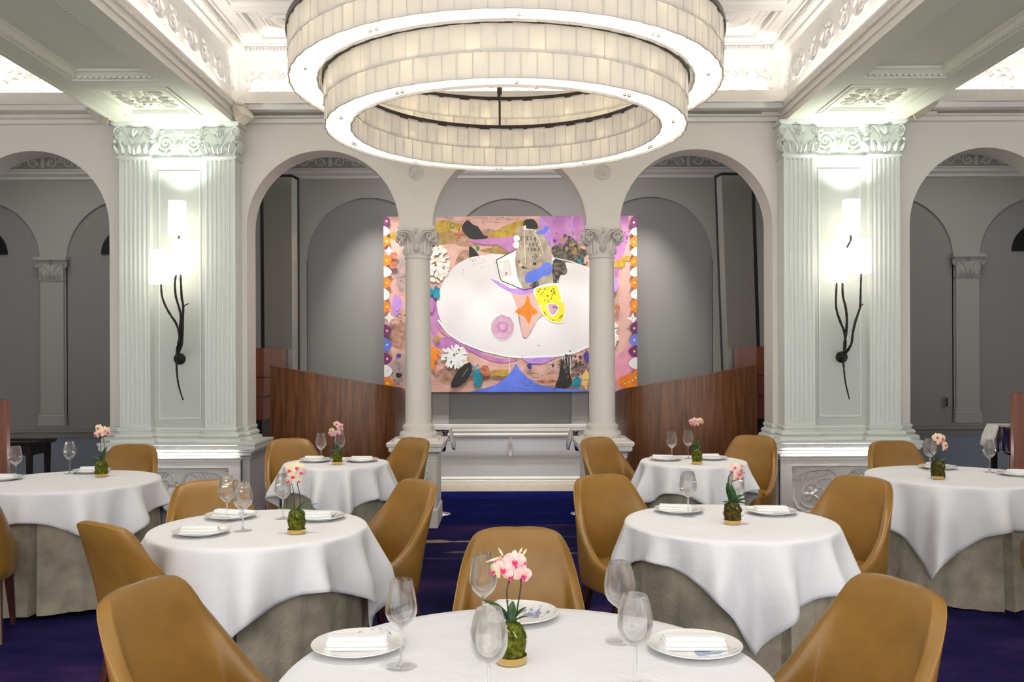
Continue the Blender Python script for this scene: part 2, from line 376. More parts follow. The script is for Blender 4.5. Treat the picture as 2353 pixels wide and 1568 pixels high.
# rear cornice, frieze ornament and ceiling
b = MB(); b.mould([(-XL,y0),(XL,y0)], [(0,3.74),(.03,3.75),(.03,3.78),(.07,3.81),(.07,3.84),(.09,3.845),(.09,3.865),(0,3.87)]); t = struct('trim_4', b, 'plaster')
b = MB()
k = -6.6
while k < 6.7:
    f = fy(k, y0, 3.965)
    for d in (-1,1):
        ridge(b, f, spiral(d*.11,0,.07,1.5,PI/2,-d), .012, .006, 1.2); mound(b, f, d*.05,-.04, PI/2-d*.6, .10, .02, .02)
        mound(b, f, d*.19,.0, PI/2-d*.9, .08, .02, .018)
    mound(b, f, 0,-.07, PI/2, .14, .03, .022); k += .44
b.build('carved_relief', 'plaster', t)
b = MB(); b.box(-XL,XL,YB,YR,4.10,4.16); struct('ceiling_rear', b, 'rear')
b = MB()
for s in (-1,1): b.box(s*XL, s*(XL+.1), YB, YR, 0, 4.1)
struct('wall_blockers', b, 'rear')  # unseen end walls, added to keep the space behind the arcade dark
for s, nm in ((-1,'wall_left'),(1,'wall_right')):
    b = MB(); b.box(s*XL, s*(XL+.1), -1.5, YB, 0, 4.6); struct(nm, b, 'wall')

# ------------------------------------------------------------------ room cornice (back) and beams
prof = [(0,3.715),(.04,3.722),(.04,3.757),(.08,3.762),(.08,3.776),(.06,3.781),(.06,3.824),(.11,3.828),(.12,3.836),(.18,3.842),(.25,3.842),(.25,3.862),(.22,3.862),(.20,3.80),(0,3.80)]
XI, XO = 2.49, 3.55
def dentils(mb, x0, x1, y, z0, z1, step, w, dep):
    n = int((x1-x0)/step)
    for i in range(n): mb.box(x0+i*step, x0+i*step+w, y-dep, y, z0, z1)
n = 5
for nm, x0, x1 in (('trim_5',-XI,XI),('trim_6',-XL,-XO),('trim_7',XO,XL)):
    b = MB(); b.mould([(x0,YW),(x1,YW)], prof); t = struct(nm, b, 'trim')
    b = MB(); dentils(b, x0+.02, x1-.02, YW-.08, 3.763, 3.775, .028, .016, .006)
    k = x0+.03
    while k < x1-.03:
        b.add([(k,YW-.121,3.8285),(k+.017,YW-.121,3.8285),(k+.017,YW-.175,3.8405),(k,YW-.175,3.8405),(k+.008,YW-.16,3.826)], [(0,1,4),(1,2,4),(2,3,4),(3,0,4)]); k += .026
    b.build('egg_and_dart', 'trim', t, False)
# beams: soffit with sunk panels
def soffit(mb, xs, ys, zf):
    """cells of a soffit at different heights joined by vertical faces"""
    nx, ny = len(xs)-1, len(ys)-1
    for i in range(nx):
        for j in range(ny):
            z = zf(i,j); mb.add([(xs[i],ys[j],z),(xs[i],ys[j+1],z),(xs[i+1],ys[j+1],z),(xs[i+1],ys[j],z)], [(0,1,2,3)])
            if i < nx-1 and zf(i+1,j) != z: mb.add([(xs[i+1],ys[j],z),(xs[i+1],ys[j+1],z),(xs[i+1],ys[j+1],zf(i+1,j)),(xs[i+1],ys[j],zf(i+1,j))], [(0,1,2,3)])
            if j < ny-1 and zf(i,j+1) != z: mb.add([(xs[i],ys[j+1],z),(xs[i+1],ys[j+1],z),(xs[i+1],ys[j+1],zf(i,j+1)),(xs[i],ys[j+1],zf(i,j+1))], [(0,1,2,3)])
ZS = 3.68
for s, nm in ((-1,'trim_8'),(1,'trim_9')):
    xs = [XI,2.67,2.69,2.765,3.27,3.345,3.365,XO]; xs = [s*x for x in xs]
    ys = [-1.5,6.83,6.98,7.0,7.09,7.74,7.78,7.80,8.25]
    def zf(i,j):
        if j == 0 and 2 <= i <= 4: return ZS+.075
        if j in (2,3,4,5,6) and 1 <= i <= 5:
            if j in (2,6) or i in (1,5): return ZS+.012
            if j == 4 and i == 3: return ZS+.03
            return ZS
        return ZS
    b = MB(); soffit(b, xs, ys, zf)
    # shallow edge bead on the soffit and moulded faces
    b.box(s*3.51,s*3.55,-1.5,8.25,ZS-.004,ZS)
    t = struct(nm, b, 'beam')
    m = MB()
    # long panel frame mouldings (egg band) with mitred end
    xa, xb = sorted((s*2.69, s*3.345))
    m.mould([(xa,-1.5),(xa,6.83),(xb,6.83),(xb,-1.5)], [(-.0,ZS),(.006,ZS+.018),(.03,ZS+.024),(.05,ZS+.05),(.062,ZS+.055),(.066,ZS+.075)])
    for X in (xa, xb):
        sg = 1 if X == xa else -1; yy = 4.8
        while yy < 6.78:
            m.box(X+sg*.010, X+sg*.028, yy, yy+.028, ZS+.010, ZS+.024); yy += .042
    xx = xa+.05
    while xx < xb-.05: m.box(xx, xx+.03, 6.80, 6.824, ZS+.010, ZS+.026); xx += .045
    m.build('panel_moulding', 'beam', t, False)
    m = MB(); cx, cy = s*3.02, 7.415
    for i, (w, h) in enumerate(((.30,.36),(.265,.335))):
        q = [(cx-w,cy-h),(cx+w,cy-h),(cx+w,cy+h),(cx-w,cy+h)]
        m.mould(q, [(0,ZS+.03),(0,ZS-.006+.012*i),(-.02,ZS-.002+.012*i),(-.028,ZS+.03)], closed=True)
    f = fdown(cx, cy, ZS+.03); rosette(m, f, 0, 0, .10, 8, .03)
    for d in (-1,1):
        for e in (-1,1):
            ridge(m, f, [(d*.05,e*.02),(d*.09,e*.12)]+spiral(d*.15,e*.16,.065,1.4,PI if d>0 else 0,-d*e), .015, .008, 1.4)
            mound(m, f, d*.06, e*.12, (PI/2 if e > 0 else -PI/2)-d*e*.3, .15, .03, .028); mound(m, f, d*.12, e*.03, (0 if d>0 else PI)+d*e*.3, .11, .03, .028)
    mound(m, f, 0,.10,PI/2,.17,.035,.035); mound(m, f, 0,-.10,-PI/2,.17,.035,.035)
    m.build('carved_relief', 'beam', t)
    # fascia toward the middle bay, with bands and the cove lip
    m = MB(); fp = [(0,ZS),(.0,ZS+.055),(.014,ZS+.060),(.014,ZS+.075),(.006,ZS+.080),(.006,ZS+.115),(.020,ZS+.120),(.032,ZS+.158),(.032,3.862),(.006,3.862),(-.0,3.80),(-.15,3.80)]
    path = [(s*XI,-1.5),(s*XI,8.249)]
    if s < 0: m.mould(path, [(o,z) for o,z in fp])
    else: m.mould(path[::-1], [(o,z) for o,z in fp])
    X = s*(XI-.006); yy = 4.6
    while yy < 8.0: m.box(X, X-s*.008, yy, yy+.02, ZS+.084, ZS+.110) if False else m.box(X-s*.014, X-s*.022, yy, yy+.020, ZS+.122, ZS+.150); yy += .032
    m.build('fascia_moulding', 'trim', t, False)
    m = MB()
    if s > 0: m.mould([(s*XO,-1.5),(s*XO,8.249)], fp)
    else: m.mould([(s*XO,8.249),(s*XO,-1.5)], fp)
    m.build('fascia_moulding', 'trim', t, False)

# cove frieze walls, ornament, ceilings
ZC, ZF = 4.50, 4.384
def bay(nm, x0, x1, open_left, open_right, coffers, yfront=-1.5):
    yb = 8.45
    path = [(x0,yfront),(x0,yb),(x1,yb),(x1,yfront)]
    b = MB(); b.mould(path, [(0,3.80),(0,ZF),(.05,ZF+.006),(.05,ZF+.034),(.09,ZF+.045),(.09,ZF+.086),(.13,ZF+.096),(.13,ZC)])
    t = struct('trim_frieze_'+nm, b, 'plaster')
    m = MB()
    k = x0+.45; L = (x1-x0); cnt = max(2, round(L/.72)); st = L/cnt
    for i in range(cnt): scroll_pair(m, fy(x0+st*(i+.5), yb, 4.165), 0, 0, .56, .8)
    for X, sg in ((x0,-1),(x1,1)):
        if (sg < 0 and not open_left) or (sg > 0 and not open_right): continue
        yy = yb-.40
        while yy > 4.2:
            f = fx(X, yy, 4.155, sg); scroll_pair(m, f, 0, 0, .56, .8); yy -= .70
    m.build('carved_relief', 'plaster', t)
    m = MB(); dentils(m, x0+.06, x1-.06, yb-.09, ZF+.048, ZF+.082, .032, .018, .018)
    for X, sg in ((x0,1),(x1,-1)):
        yy = 4.5
        while yy < yb-.12: m.box(X+sg*.09, X+sg*.108, yy, yy+.018, ZF+.048, ZF+.082); yy += .032
    m.build('dentil_course', 'plaster', t, False)
    # ceiling with sunk coffers
    b = MB(); xs = [x0]; ys = [yfront]
    for c in coffers: xs += [c-.368, c+.368]
    xs.append(x1); rows = [8.32-.735-.875*i for i in range(4)][::-1]
    for r in rows: ys += [r, r+.735]
    ys.append(yb)
    def zf(i,j): return ZC+.06 if (i % 2 == 1 and j % 2 == 1) else ZC
    soffit(b, xs, ys, zf); t = struct('ceiling_'+nm, b, 'plaster')
    for ci, c in enumerate(coffers):
        for r in rows[-3:]:
            m = MB(); cy = r+.3675; X0, X1, Y0, Y1 = c-.368, c+.368, r, r+.735
            m.mould([(X0,Y0),(X0,Y1),(X1,Y1),(X1,Y0)], [(-.012,ZC+.001),(-.012,ZC-.008),(.0,ZC-.008),(.012,ZC+.012),(.03,ZC+.016),(.035,ZC+.06)], closed=True)
            m.mould([(X0+.09,Y0+.09),(X0+.09,Y1-.09),(X1-.09,Y1-.09),(X1-.09,Y0+.09)], [(-.02,ZC+.06),(-.02,ZC+.028),(.0,ZC+.028),(.02,ZC+.045),(.045,ZC+.05),(.05,ZC+.06)], closed=True)
            q = X0+.10
            while q < X1-.12: m.box(q,q+.02,Y1-.088,Y1-.075,ZC+.026,ZC+.04); m.box(q,q+.02,Y0+.075,Y0+.088,ZC+.026,ZC+.04); q += .034
            q = Y0+.10
            while q < Y1-.12: m.box(X0+.075,X0+.088,q,q+.02,ZC+.026,ZC+.04); m.box(X1-.088,X1-.075,q,q+.02,ZC+.026,ZC+.04); q += .034
            f = fdown(c, cy, ZC+.06)
            if c < 0 or ci % 2:
                for rr, h in ((.20,.012),(.165,.016)):
                    oc = [(c+rr*math.cos(TAU*(i+.5)/8)*1.05, cy+rr*math.sin(TAU*(i+.5)/8)*1.05) for i in range(8)]
                    m.mould(oc, [(0,ZC+.06),(.0,ZC+.06-h),(.014,ZC+.06-h),(.018,ZC+.06)], closed=True)
                for d in (-1,1):
                    mound(m, f, d*.02, 0, 0 if d > 0 else PI, .12, .035, .02); ridge(m, f, spiral(d*.07,.05,.035,1.3,0,d), .009, .005)
                    ridge(m, f, spiral(d*.07,-.05,.035,1.3,0,-d), .009, .005)
                rosette(m, f, 0, 0, .04, 6, .014)
            else:
                ring = [(.185*math.cos(TAU*i/32), .185*math.sin(TAU*i/32)) for i in range(33)]
                ridge(m, f, ring, .012, hs=1.2); ridge(m, f, [(x*.80,y*.80) for x,y in ring], .007)
                rosette(m, f, 0, 0, .14, 12, .016, .16)
            m.build('coffer_moulding', 'plaster', t)
bay('centre', -2.57, 2.57, True, True, [-1.96,-.98,0,.98,1.96])
bay('left', -XL, -3.47, False, False, [-6.5,-5.5,-4.5])
bay('right', 3.47, XL, False, False, [4.5,5.5,6.5])
# cove strips lie in the trough behind the lips
for nm, pts in (('c',(-2.45,2.45)),('l',(-XL+.1,-3.6)),('r',(3.6,XL-.1))):
    b = MB(); b.box(pts[0], pts[1], 8.28, 8.34, 3.802, 3.812)
    struct('trim_cove_strip', b, 'cove')
for s in (-1,1):
    b = MB(); b.box(s*2.515, s*2.545, 2.0, 7.9, 3.803, 3.812); struct('trim_cove_strip', b, 'cove')

# ------------------------------------------------------------------ piers
def pilaster_cap(mb, f, w, h):
    """flat Corinthian capital: bell, volutes, leaves, in f(u, v, h); u centred, v from 0"""
    for d in (-1,1):
        ridge(mb, f, [(d*w*.05,h*.35),(d*w*.14,h*.62),(d*w*.26,h*.84),(d*w*.38,h*.93)]+spiral(d*w*.43,h*.78,h*.17,1.6,PI/2,-d,16), h*.035, h*.02, 2.2)
        ridge(mb, f, [(d*w*.04,h*.4),(d*w*.10,h*.58)]+spiral(d*w*.115,h*.66,h*.075,1.4,-PI/2 if d>0 else -PI/2,d,12), h*.022, h*.012, 2)
        for u, L, W, a in ((.10,.42,.10,.12),(.30,.50,.10,.10),(.46,.42,.07,.25)):
            mound(mb, f, d*w*u, .01, PI/2-d*a, h*L, w*W, h*.16, curl=-d*.5)
        for u, v in ((.20,.30),(.36,.36),(.44,.52)): mound(mb, f, d*w*u, h*v, PI/2-d*.5, h*.24, w*.055, h*.15, curl=-d*1.2)
        mound(mb, f, d*w*.47, h*.50, -PI/2+d*.6, h*.16, w*.06, h*.2)
    mound(mb, f, 0, .0, PI/2, h*.36, w*.09, h*.14)
    mound(mb, f, 0, h*.62, PI/2, h*.34, w*.07, h*.2)
    for d in (-1,1): mound(mb, f, 0, h*.62, PI/2-d*.6, h*.32, w*.045, h*.16)
    ball = [(w*.03*math.cos(TAU*i/12), h*.93+w*.03*math.sin(TAU*i/12)) for i in range(13)]; ridge(mb, f, ball, w*.016, hs=2)

def fluted(mb, x0, x1, y, z0, z1, nf=6, dep=.013):
    w = x1-x0; mg = w*.07; fw = (w-2*mg)/nf; xs = [x0]
    for i in range(nf):
        a = x0+mg+fw*i
        xs += [a+fw*.12]+[a+fw*(.12+.76*t) for t in (.15,.32,.5,.68,.85)]+[a+fw*.88]
    xs.append(x1)
    zs = [z0,z0+.03,z0+.036,z0+.045,z0+.058,(z0+z1)/2,z1-.058,z1-.045,z1-.036,z1-.03,z1]
    zk = [0,0,.45,.8,1,1,1,.8,.45,0,0]
    rows = []
    for z, k in zip(zs, zk):
        row = []
        for i, x in enumerate(xs):
            t = (x-x0-mg)/fw; q = t-math.floor(t); d = 0
            if 0 <= t < nf and .12 < q < .88: d = dep*math.sqrt(max(0,1-((q-.5)/.38)**2))
            if d and k < 1: d *= (1 if abs(q-.5) < .38*k else 0)
            row.append((x, y+d, z))
        rows.append(row)
    mb.grid(rows)
    mb.box(x0, x0+.0005, y, y+.2, z0, z1); mb.box(x1-.0005, x1, y, y+.2, z0, z1)

for s, side in ((-1,'left'),(1,'right')):
    a_, b_, c_, d_, e_, f_ = 2.43, 2.475, 2.755, 3.245, 3.525, 3.70
    outline = [(a_,8.53),(a_,8.25),(b_,8.25),(b_,8.05),(c_,8.05),(c_,8.12),(d_,8.12),(d_,8.05),(e_,8.05),(e_,8.25),(f_,8.25),(f_,8.53)]
    path = [(s*x,y) for x,y in outline]
    if s > 0: path = path   # direction chosen so the offset points outward
    path = path if s < 0 else path
    # outward side: for s<0 travelling toward -x the room (-y) is on the left
    po = path[::-1] if s < 0 else path[::1]
    # normal is to the right of travel; test
    def outward(pp):
        d = (Vector(pp[4])-Vector(pp[3])); return Vector((d.y,-d.x)).y < 0
    if not outward(po): po = po[::-1]
    body = MB()
    body.box(s*(c_-.01), s*(d_+.01), 8.12, 8.25, .80, 3.68)
    body.mould(po[2:-2], [(0,.80),(0,.93)])
    root = body.build('pier', 'panelp', None, False)
    tag(root, f'pale green fluted {side} pier with carved capital behind its branch sconce', 'pier', 'fluted piers of the arcade')
    for x0, x1 in ((b_,c_),(d_,e_)):
        m = MB(); q0, q1 = sorted((s*x0, s*x1)); fluted(m, q0, q1, 8.05, .93, 3.375); m.build('pilaster', 'pier', root, auto=30)
        m = MB(); xc = (q0+q1)/2; w = q1-q0
        # capital bell
        m.prism([(q0,3.385),(q1,3.385),(q1+.004,3.5),(q1+.035,3.645),(q0-.035,3.645),(q0-.004,3.5)], 8.05, 8.25)
        pilaster_cap(m, fy(xc, 8.05, 3.39), w*1.18, .265)
        for d in (-1,1):
            g = (lambda dd: (lambda u,v,h: (xc+dd*(w/2+.01+h), 8.10+u, 3.39+v)))(d)
            ridge(m, g, spiral(-.02,.20,.04,1.5,PI/2,1), .012, .006, 1.5); mound(m, g, 0, .02, PI/2, .15, .04, .05)
        m.build('capital', 'pier', root)
    m = MB()
    m.mould(po[2:-2], [(0,3.355),(.012,3.358),(.016,3.372),(.006,3.38),(.004,3.386),(0,3.388)])
    m.build('necking_moulding', 'pier', root)
    m = MB(); m.mould(po[2:-2], [(0,3.64),(.030,3.645),(.030,3.652),(.042,3.655),(.055,3.672),(.055,3.68),(0,3.68)]); m.build('abacus', 'pier', root)
    m = MB(); xc = s*3.0; f = fy(xc, 8.12, 3.51)
    for d in (-1,1):
        ridge(m, f, [(d*.02,-.09),(d*.05,-.02)]+spiral(d*.125,0,.085,1.9,PI,-d,26) if d > 0 else [(d*.02,-.09),(d*.05,-.02)]+spiral(d*.125,0,.085,1.9,0,-d,26), .013, .009, 1.5)
        for k in range(6):
            a = k*1.05; mound(m, f, d*.125+.085*math.cos(a), .085*math.sin(a), a+d*.9, .055, .018, .022, curl=d)
        mound(m, f, d*.03,-.07,PI/2-d*.5,.10,.02,.022); mound(m, f, d*.12,-.095,0 if d>0 else PI,.10,.018,.02, curl=d*.6)
        mound(m, f, d*.02, .06, PI/2-d*.3, .07, .015, .02)
    mound(m, f, 0,-.10,PI/2,.12,.03,.032); mound(m, f, 0,.03,PI/2,.09,.018,.03)
    m.build('carved_relief', 'pier', root)
    # raised rectangle on the panel
    m = MB(); X0, X1 = sorted((s*2.80, s*3.16)); X0, X1 = xc-.185, xc+.185
    m.mould([(X0,1.02),(X0,3.26),(X1,3.26),(X1,1.02)], [(0,0)]) if False else None
    for (xa, za, xb, zb) in ((X0,1.01,X1,1.01),(X0,3.25,X1,3.25)): m.box(xa-.006, xb+.006, 8.110, 8.12, za-.007, za+.007)
    for xx in (X0, X1): m.box(xx-.006, xx+.006, 8.110, 8.12, 1.017, 3.243)
    for (xa, za) in ((X0+.014,3.236),): m.box(xa, X1-.014, 8.114, 8.12, za-.003, za+.003)
    m.build('panel_bead', 'pier', root, False)
    # base mouldings
    m = MB(); m.mould(po, [(0,.93),(.012,.925),(.016,.912),(.012,.900),(.004,.895),(.004,.885),(.022,.878),(.034,.862),(.034,.85),(.022,.842),(.030,.836),(.052,.828),(.06,.812),(.06,.79),(0,.79)])
    m.build('base_moulding', 'pier', root)
    # ledge, pedestal
    m = MB(); led = [(s*2.33,8.56),(s*2.33,8.00),(s*3.62,8.00),(s*3.62,8.56)]
    if not (Vector((led[2][1]-led[1][1], -(led[2][0]-led[1][0]))).y < 0): led = led[::-1]
    m.mould(led, [(0,.68),(.010,.70),(.010,.712),(.04,.718),(.04,.73),(.052,.735),(.052,.775),(.06,.78),(.06,.80),(-.25,.80)])
    X0, X1 = sorted((s*2.35, s*3.60)); m.box(X0, X1, 8.02, 8.56, .70, .795)
    m.build('ledge', 'pier', root, False)
    m = MB(); m.box(X0, X1, 8.05, 8.55, .02, .70)
    m.mould([(X0,8.56),(X0,8.05),(X1,8.05),(X1,8.56)], [(0,.64),(.010,.645),(.010,.655),(.004,.66),(.016,.672),(.02,.69)])
    m.mould([(X0,8.56),(X0,8.05),(X1,8.05),(X1,8.56)], [(.02,.0),(.02,.07),(.0,.085)])
    m.build('pedestal', 'dado', root, False)
    # lit carved panel of the pedestal
    m = MB(); xc = s*2.975; w = .555; Y = 7.975
    a0, a1, z0, z1 = xc-w, xc+w, .09, .66
    m.box(a0, a1, Y, 8.05, .66, .675)
    ix, iz0, iz1 = .10, .115, .572
    for (p0, p1, q0, q1) in ((a0,a0+ix,z0,z1),(a1-ix,a1,z0,z1),(a0+ix,a1-ix,iz1,z1),(a0+ix,a1-ix,.06,iz0)): m.box(p0, p1, Y, 8.05, q0, q1)
    m.box(a0, a1, Y+.045, 8.05, .06, .66)
    m.mould([(a0,8.05),(a0,Y),(a1,Y),(a1,8.05)], [(0,.625),(.006,.628),(.006,.634),(.002,.637),(.002,.645),(.010,.650),(.014,.66),(.014,.675)])
    fr = [(a0+ix,iz0),(a0+ix,iz1),(a1-ix,iz1),(a1-ix,iz0)]
    m.build('carved_panel', 'plaster', root, False)
    m = MB(); f = fy(xc, Y+.045, (iz0+iz1)/2, 1)
    for d in (-1,1):
        g = (lambda dd: (lambda u,v,h: (xc+dd*u, Y+.045-h, (iz0+iz1)/2+v)))(d)
        ridge(m, g, [(.03,.10),(.06,.17),(.12,.195),(.22,.190),(.33,.175),(.40,.13)], .016, .010, 1.6)
        for k in range(7): mound(m, g, .08+.045*k, .185-.006*k, -.55-.08*k, .11-.006*k, .012, .016, curl=-.5)
        ridge(m, g, [(.05,.07),(.11,.12),(.17,.11)]+spiral(.20,.06,.045,1.3,PI/2,-1), .012, .007, 1.5)
        rosette(m, g, .27,-.03,.088,5,.022,.30); ridge(m, g, spiral(.27,-.03,.125,1.05,-.6,-1,24,.62), .011, .008, 1.5)
        ridge(m, g, [(.43,.03),(.44,-.06),(.40,-.15),(.31,-.19),(.20,-.17),(.15,-.10)], .015, .009, 1.6)
        for k in range(6):
            a = -.4-.45*k; mound(m, g, .27+.155*math.cos(a), -.04+.145*math.sin(a), a-1.1, .085, .018, .02, curl=-.8)
        ridge(m, g, spiral(.425,.185,.028,1.4,0,1,16), .009, .006, 1.8); ridge(m, g, spiral(.43,.09,.034,1.4,PI,-1,16), .009, .006, 1.8)
        ridge(m, g, spiral(.11,-.15,.035,1.4,PI/2,1,16), .009, .006, 1.8); mound(m, g, .03,-.18,.6,.12,.022,.022)
        ball = lambda u0,v0,r: rosette(m, g, u0, v0, r, 6, r*.5, .55)
        ball(.085,.085,.034); ball(.02,.07,.030)
    # vase below
    m.grid([[f(u*(.10+.03*math.sin(t*3)), .05-.20*t, .035*math.sqrt(max(0,1-u*u))) for u in (-1,-.8,-.4,0,.4,.8,1)] for t in (0,.2,.4,.6,.8,1)])
    m.build('carved_relief', 'plaster', root)
    m = MB(); m.box(a0+.03, a1-.03, 7.946, 7.958, .722, .729); m.build('led_strip', 'ledstrip', root, False)

# ------------------------------------------------------------------ arcade columns
def make_column():
    root = empty('column', (0,0,0))
    m = MB(); m.lathe([(.124,.94),(.123,1.2),(.120,1.8),(.114,2.48)], n=40); m.build('shaft', 'wall', root)
    m = MB(); m.lathe([(.170,.80),(.172,.815),(.178,.83),(.176,.85),(.166,.862),(.148,.866),(.142,.872),(.145,.885),(.150,.90),(.150,.912),(.142,.922),(.130,.93),(.125,.94)], n=40); m.box(-.2,.2,-.2,.2,.78,.805); m.build('base', 'wall', root)
    m = MB(); m.lathe([(.114,2.475),(.122,2.478),(.126,2.487),(.122,2.497),(.114,2.50),(.113,2.52),(.116,2.60),(.125,2.67),(.150,2.725),(.155,2.735)], n=40)
    ab = []
    for k in range(4):
        for t in range(9):
            u = -1+t/4; r = .165-.022*(1-u*u); c = (u*.165, -r); a = k*PI/2
            if t < 8: ab.append((c[0]*math.cos(a)-c[1]*math.sin(a), c[0]*math.sin(a)+c[1]*math.cos(a)))
    m.zprism(ab, 2.735, 2.752); m.zprism([(x*1.06,y*1.06) for x,y in ab], 2.752, 2.77)
    for k in range(4):
        a = k*PI/2; ca, sa = math.cos(a), math.sin(a)
        def g(u, v, h):
            rr = .116+.045*max(0,(v-.06)/.2)**1.6*1.0
            x, y = u, -(math.sqrt(max(.0004, rr*rr-min(abs(u),rr*.98)**2))*.9+rr*.1+h+.35*max(0,abs(u)-rr*.75))
            return (x*ca-y*sa, x*sa+y*ca, 2.515+v)
        def corner(u, v, h):
            x, y = u, -(.12+.02*(v>.1)+abs(u)*.18+h); return (x*ca-y*sa, x*sa+y*ca, 2.515+v)
        for d in (-1,1):
            ridge(m, corner, [(d*.02,.10),(d*.04,.16),(d*.08,.20)]+spiral(d*.125,.165,.042,1.7,PI/2,-d), .010, .006, 2)
            mound(m, g, d*.045,.0,PI/2-d*.1,.13,.024,.018); mound(m, g, d*.085,.0,PI/2-d*.05,.17,.022,.03); mound(m, g, d*.03,.08,PI/2-d*.35,.12,.018,.02)
            mound(m, corner, d*.13,.10,PI/2-d*.1,.06,.02,.03)
        mound(m, g, 0,.0,PI/2,.10,.026,.02)
        for q in range(-2,3): mound(m, g, 0,.01,PI/2+q*.35,.08,.009,.026)
        mound(m, corner, 0,.18,PI/2,.07,.025,.035)
    m.build('capital', 'wall', root)
    m = MB(); q = [(-.19,-.27),(.19,-.27),(.19,.27),(-.19,.27)]
    m.box(-.19,.19,-.27,.27,0,.72)
    m.mould(q, [(.012,0),(.012,.16),(.0,.175)], closed=True)
    m.mould(q, [(0,.63),(.01,.635),(.01,.645),(.004,.65),(.012,.665),(.016,.675)], closed=True)
    m.mould(q, [(0,.675),(.04,.695),(.04,.70),(.05,.703),(.05,.74),(.064,.745),(.07,.775),(.06,.785),(-.1,.79)], closed=True)
    m.build('pedestal', 'trim', root, False)
    m = MB(); f = fy(0,-.272,.40)
    m.box(-.16,.16,-.28,-.27,.60,.62)
    for d in (-1,1):
        ridge(m, f, spiral(d*.08,.08,.05,1.5,PI/2,-d), .010, .006, 1.5); ridge(m, f, spiral(d*.08,-.08,.05,1.5,-PI/2,d), .010, .006, 1.5)
        for u in (.115,.13,.145): ridge(m, f, [(d*u,-.2),(d*u,.17)], .004, hs=1)
    mound(m, f, 0,-.1,PI/2,.22,.04,.03); m.build('carved_relief', 'plaster', root)
    m = MB(); m.box(-.15,.15,-.308,-.298,.694,.699); m.build('led_strip', 'ledstrip', root, False)
    return root
col = make_column()
for i, x in enumerate((-.865,.865,-5.275,5.275)):
    o = col if i == 0 else copy_tree(col)
    o.location = (x, 8.40, 0)
    tag(o, ['round grey column of the arcade crossing the left part of the painting', 'round grey column of the arcade crossing the right part of the painting',
            'round grey column beyond the left pier, at the far left', 'round grey column beyond the right pier, at the far right'][i], 'column', 'round columns of the arcade')
for i, x in enumerate((-.865,.865)):
    m = MB(); f = fy(0,0,0)
    ring = [(.068*math.cos(TAU*k/30), .068*math.sin(TAU*k/30)) for k in range(31)]
    ridge(m, f, ring, .008, hs=1.4); ridge(m, f, [(a*.8,b*.8) for a,b in ring], .004)
    for k in range(30): mound(m, f, ring[k][0]*.9, ring[k][1]*.9, 0, .008, .004, .008, n=3)
    rosette(m, f, 0, 0, .05, 8, .014)
    o = m.build('wall_medallion', 'wall', None, loc=(x, 8.249, 3.265)); tag(o, f'round plaster rosette above the {["left","right"][i]} grey column, half behind the chandelier', 'medallion', 'plaster rosettes')

# vents in the cornice
for i, (xa, xb) in enumerate((((585-CX)/F*8.19,-1.55),(1.52,(1752-CX)/F*8.19),(3.93,5.2))):
    root = MB(); root.box(xa, xb, 8.184, 8.189, 3.783, 3.823, 0)
    o = root.build('vent_grille', 'ventdark', None, False)
    tag(o, ['long slotted air vent in the cornice left of the chandelier','long slotted air vent in the cornice right of the chandelier','long slotted air vent in the cornice at the far right'][i], 'air vent', 'cornice air vents')
    m = MB()
    for k in range(6): z = 3.785+k*.0072; m.box(xa, xb, 8.176, 8.186, z, z+.0026)
    k = xa
    while k < xb: m.box(k, k+.004, 8.175, 8.186, 3.783, 3.823); k += .16
    m.box(xb-.004, xb, 8.175, 8.186, 3.783, 3.823)
    m.build('slats', 'ventslat', o, False)
# ================================================================== chandelier
CHX, CHY = -.02, 5.76
root = empty('chandelier', (CHX, CHY, 3.0), label='huge two-tier ring chandelier of shingled frosted glass tiles with bronze bands', cat='chandelier')
def annulus(mb, r0, r1, z0, z1, n=96):
    mb.grid([[(r*math.cos(TAU*j/n), r*math.sin(TAU*j/n), z) for j in range(n)] for r, z in ((r0,z0),(r1,z0),(r1,z1),(r0,z1),(r0,z0))], True)
tile_me = {}
def tile_mesh(w, h):
    k = (round(w,4), h)
    if k not in tile_me:
        m = MB(); m.box(-w/2,w/2,-.0025,.0025,0,h,0); m.box(w/2-.0015,w/2+.0008,-.0034,.0034,0,h,1); m.box(-w/2,w/2,-.0034,.0034,-.0008,.0012,1); o = m.build('glass_tile', ['tile','tileedge'], None, False); tile_me[k] = o.data; bpy.data.objects.remove(o)
    return tile_me[k]
rnd = random.Random(4)
tiles = []
stud = None
rings = [(1.145,.985,0.0,.285,86,74,'lower'),(1.362,1.19,.275,.56,102,90,'upper')]
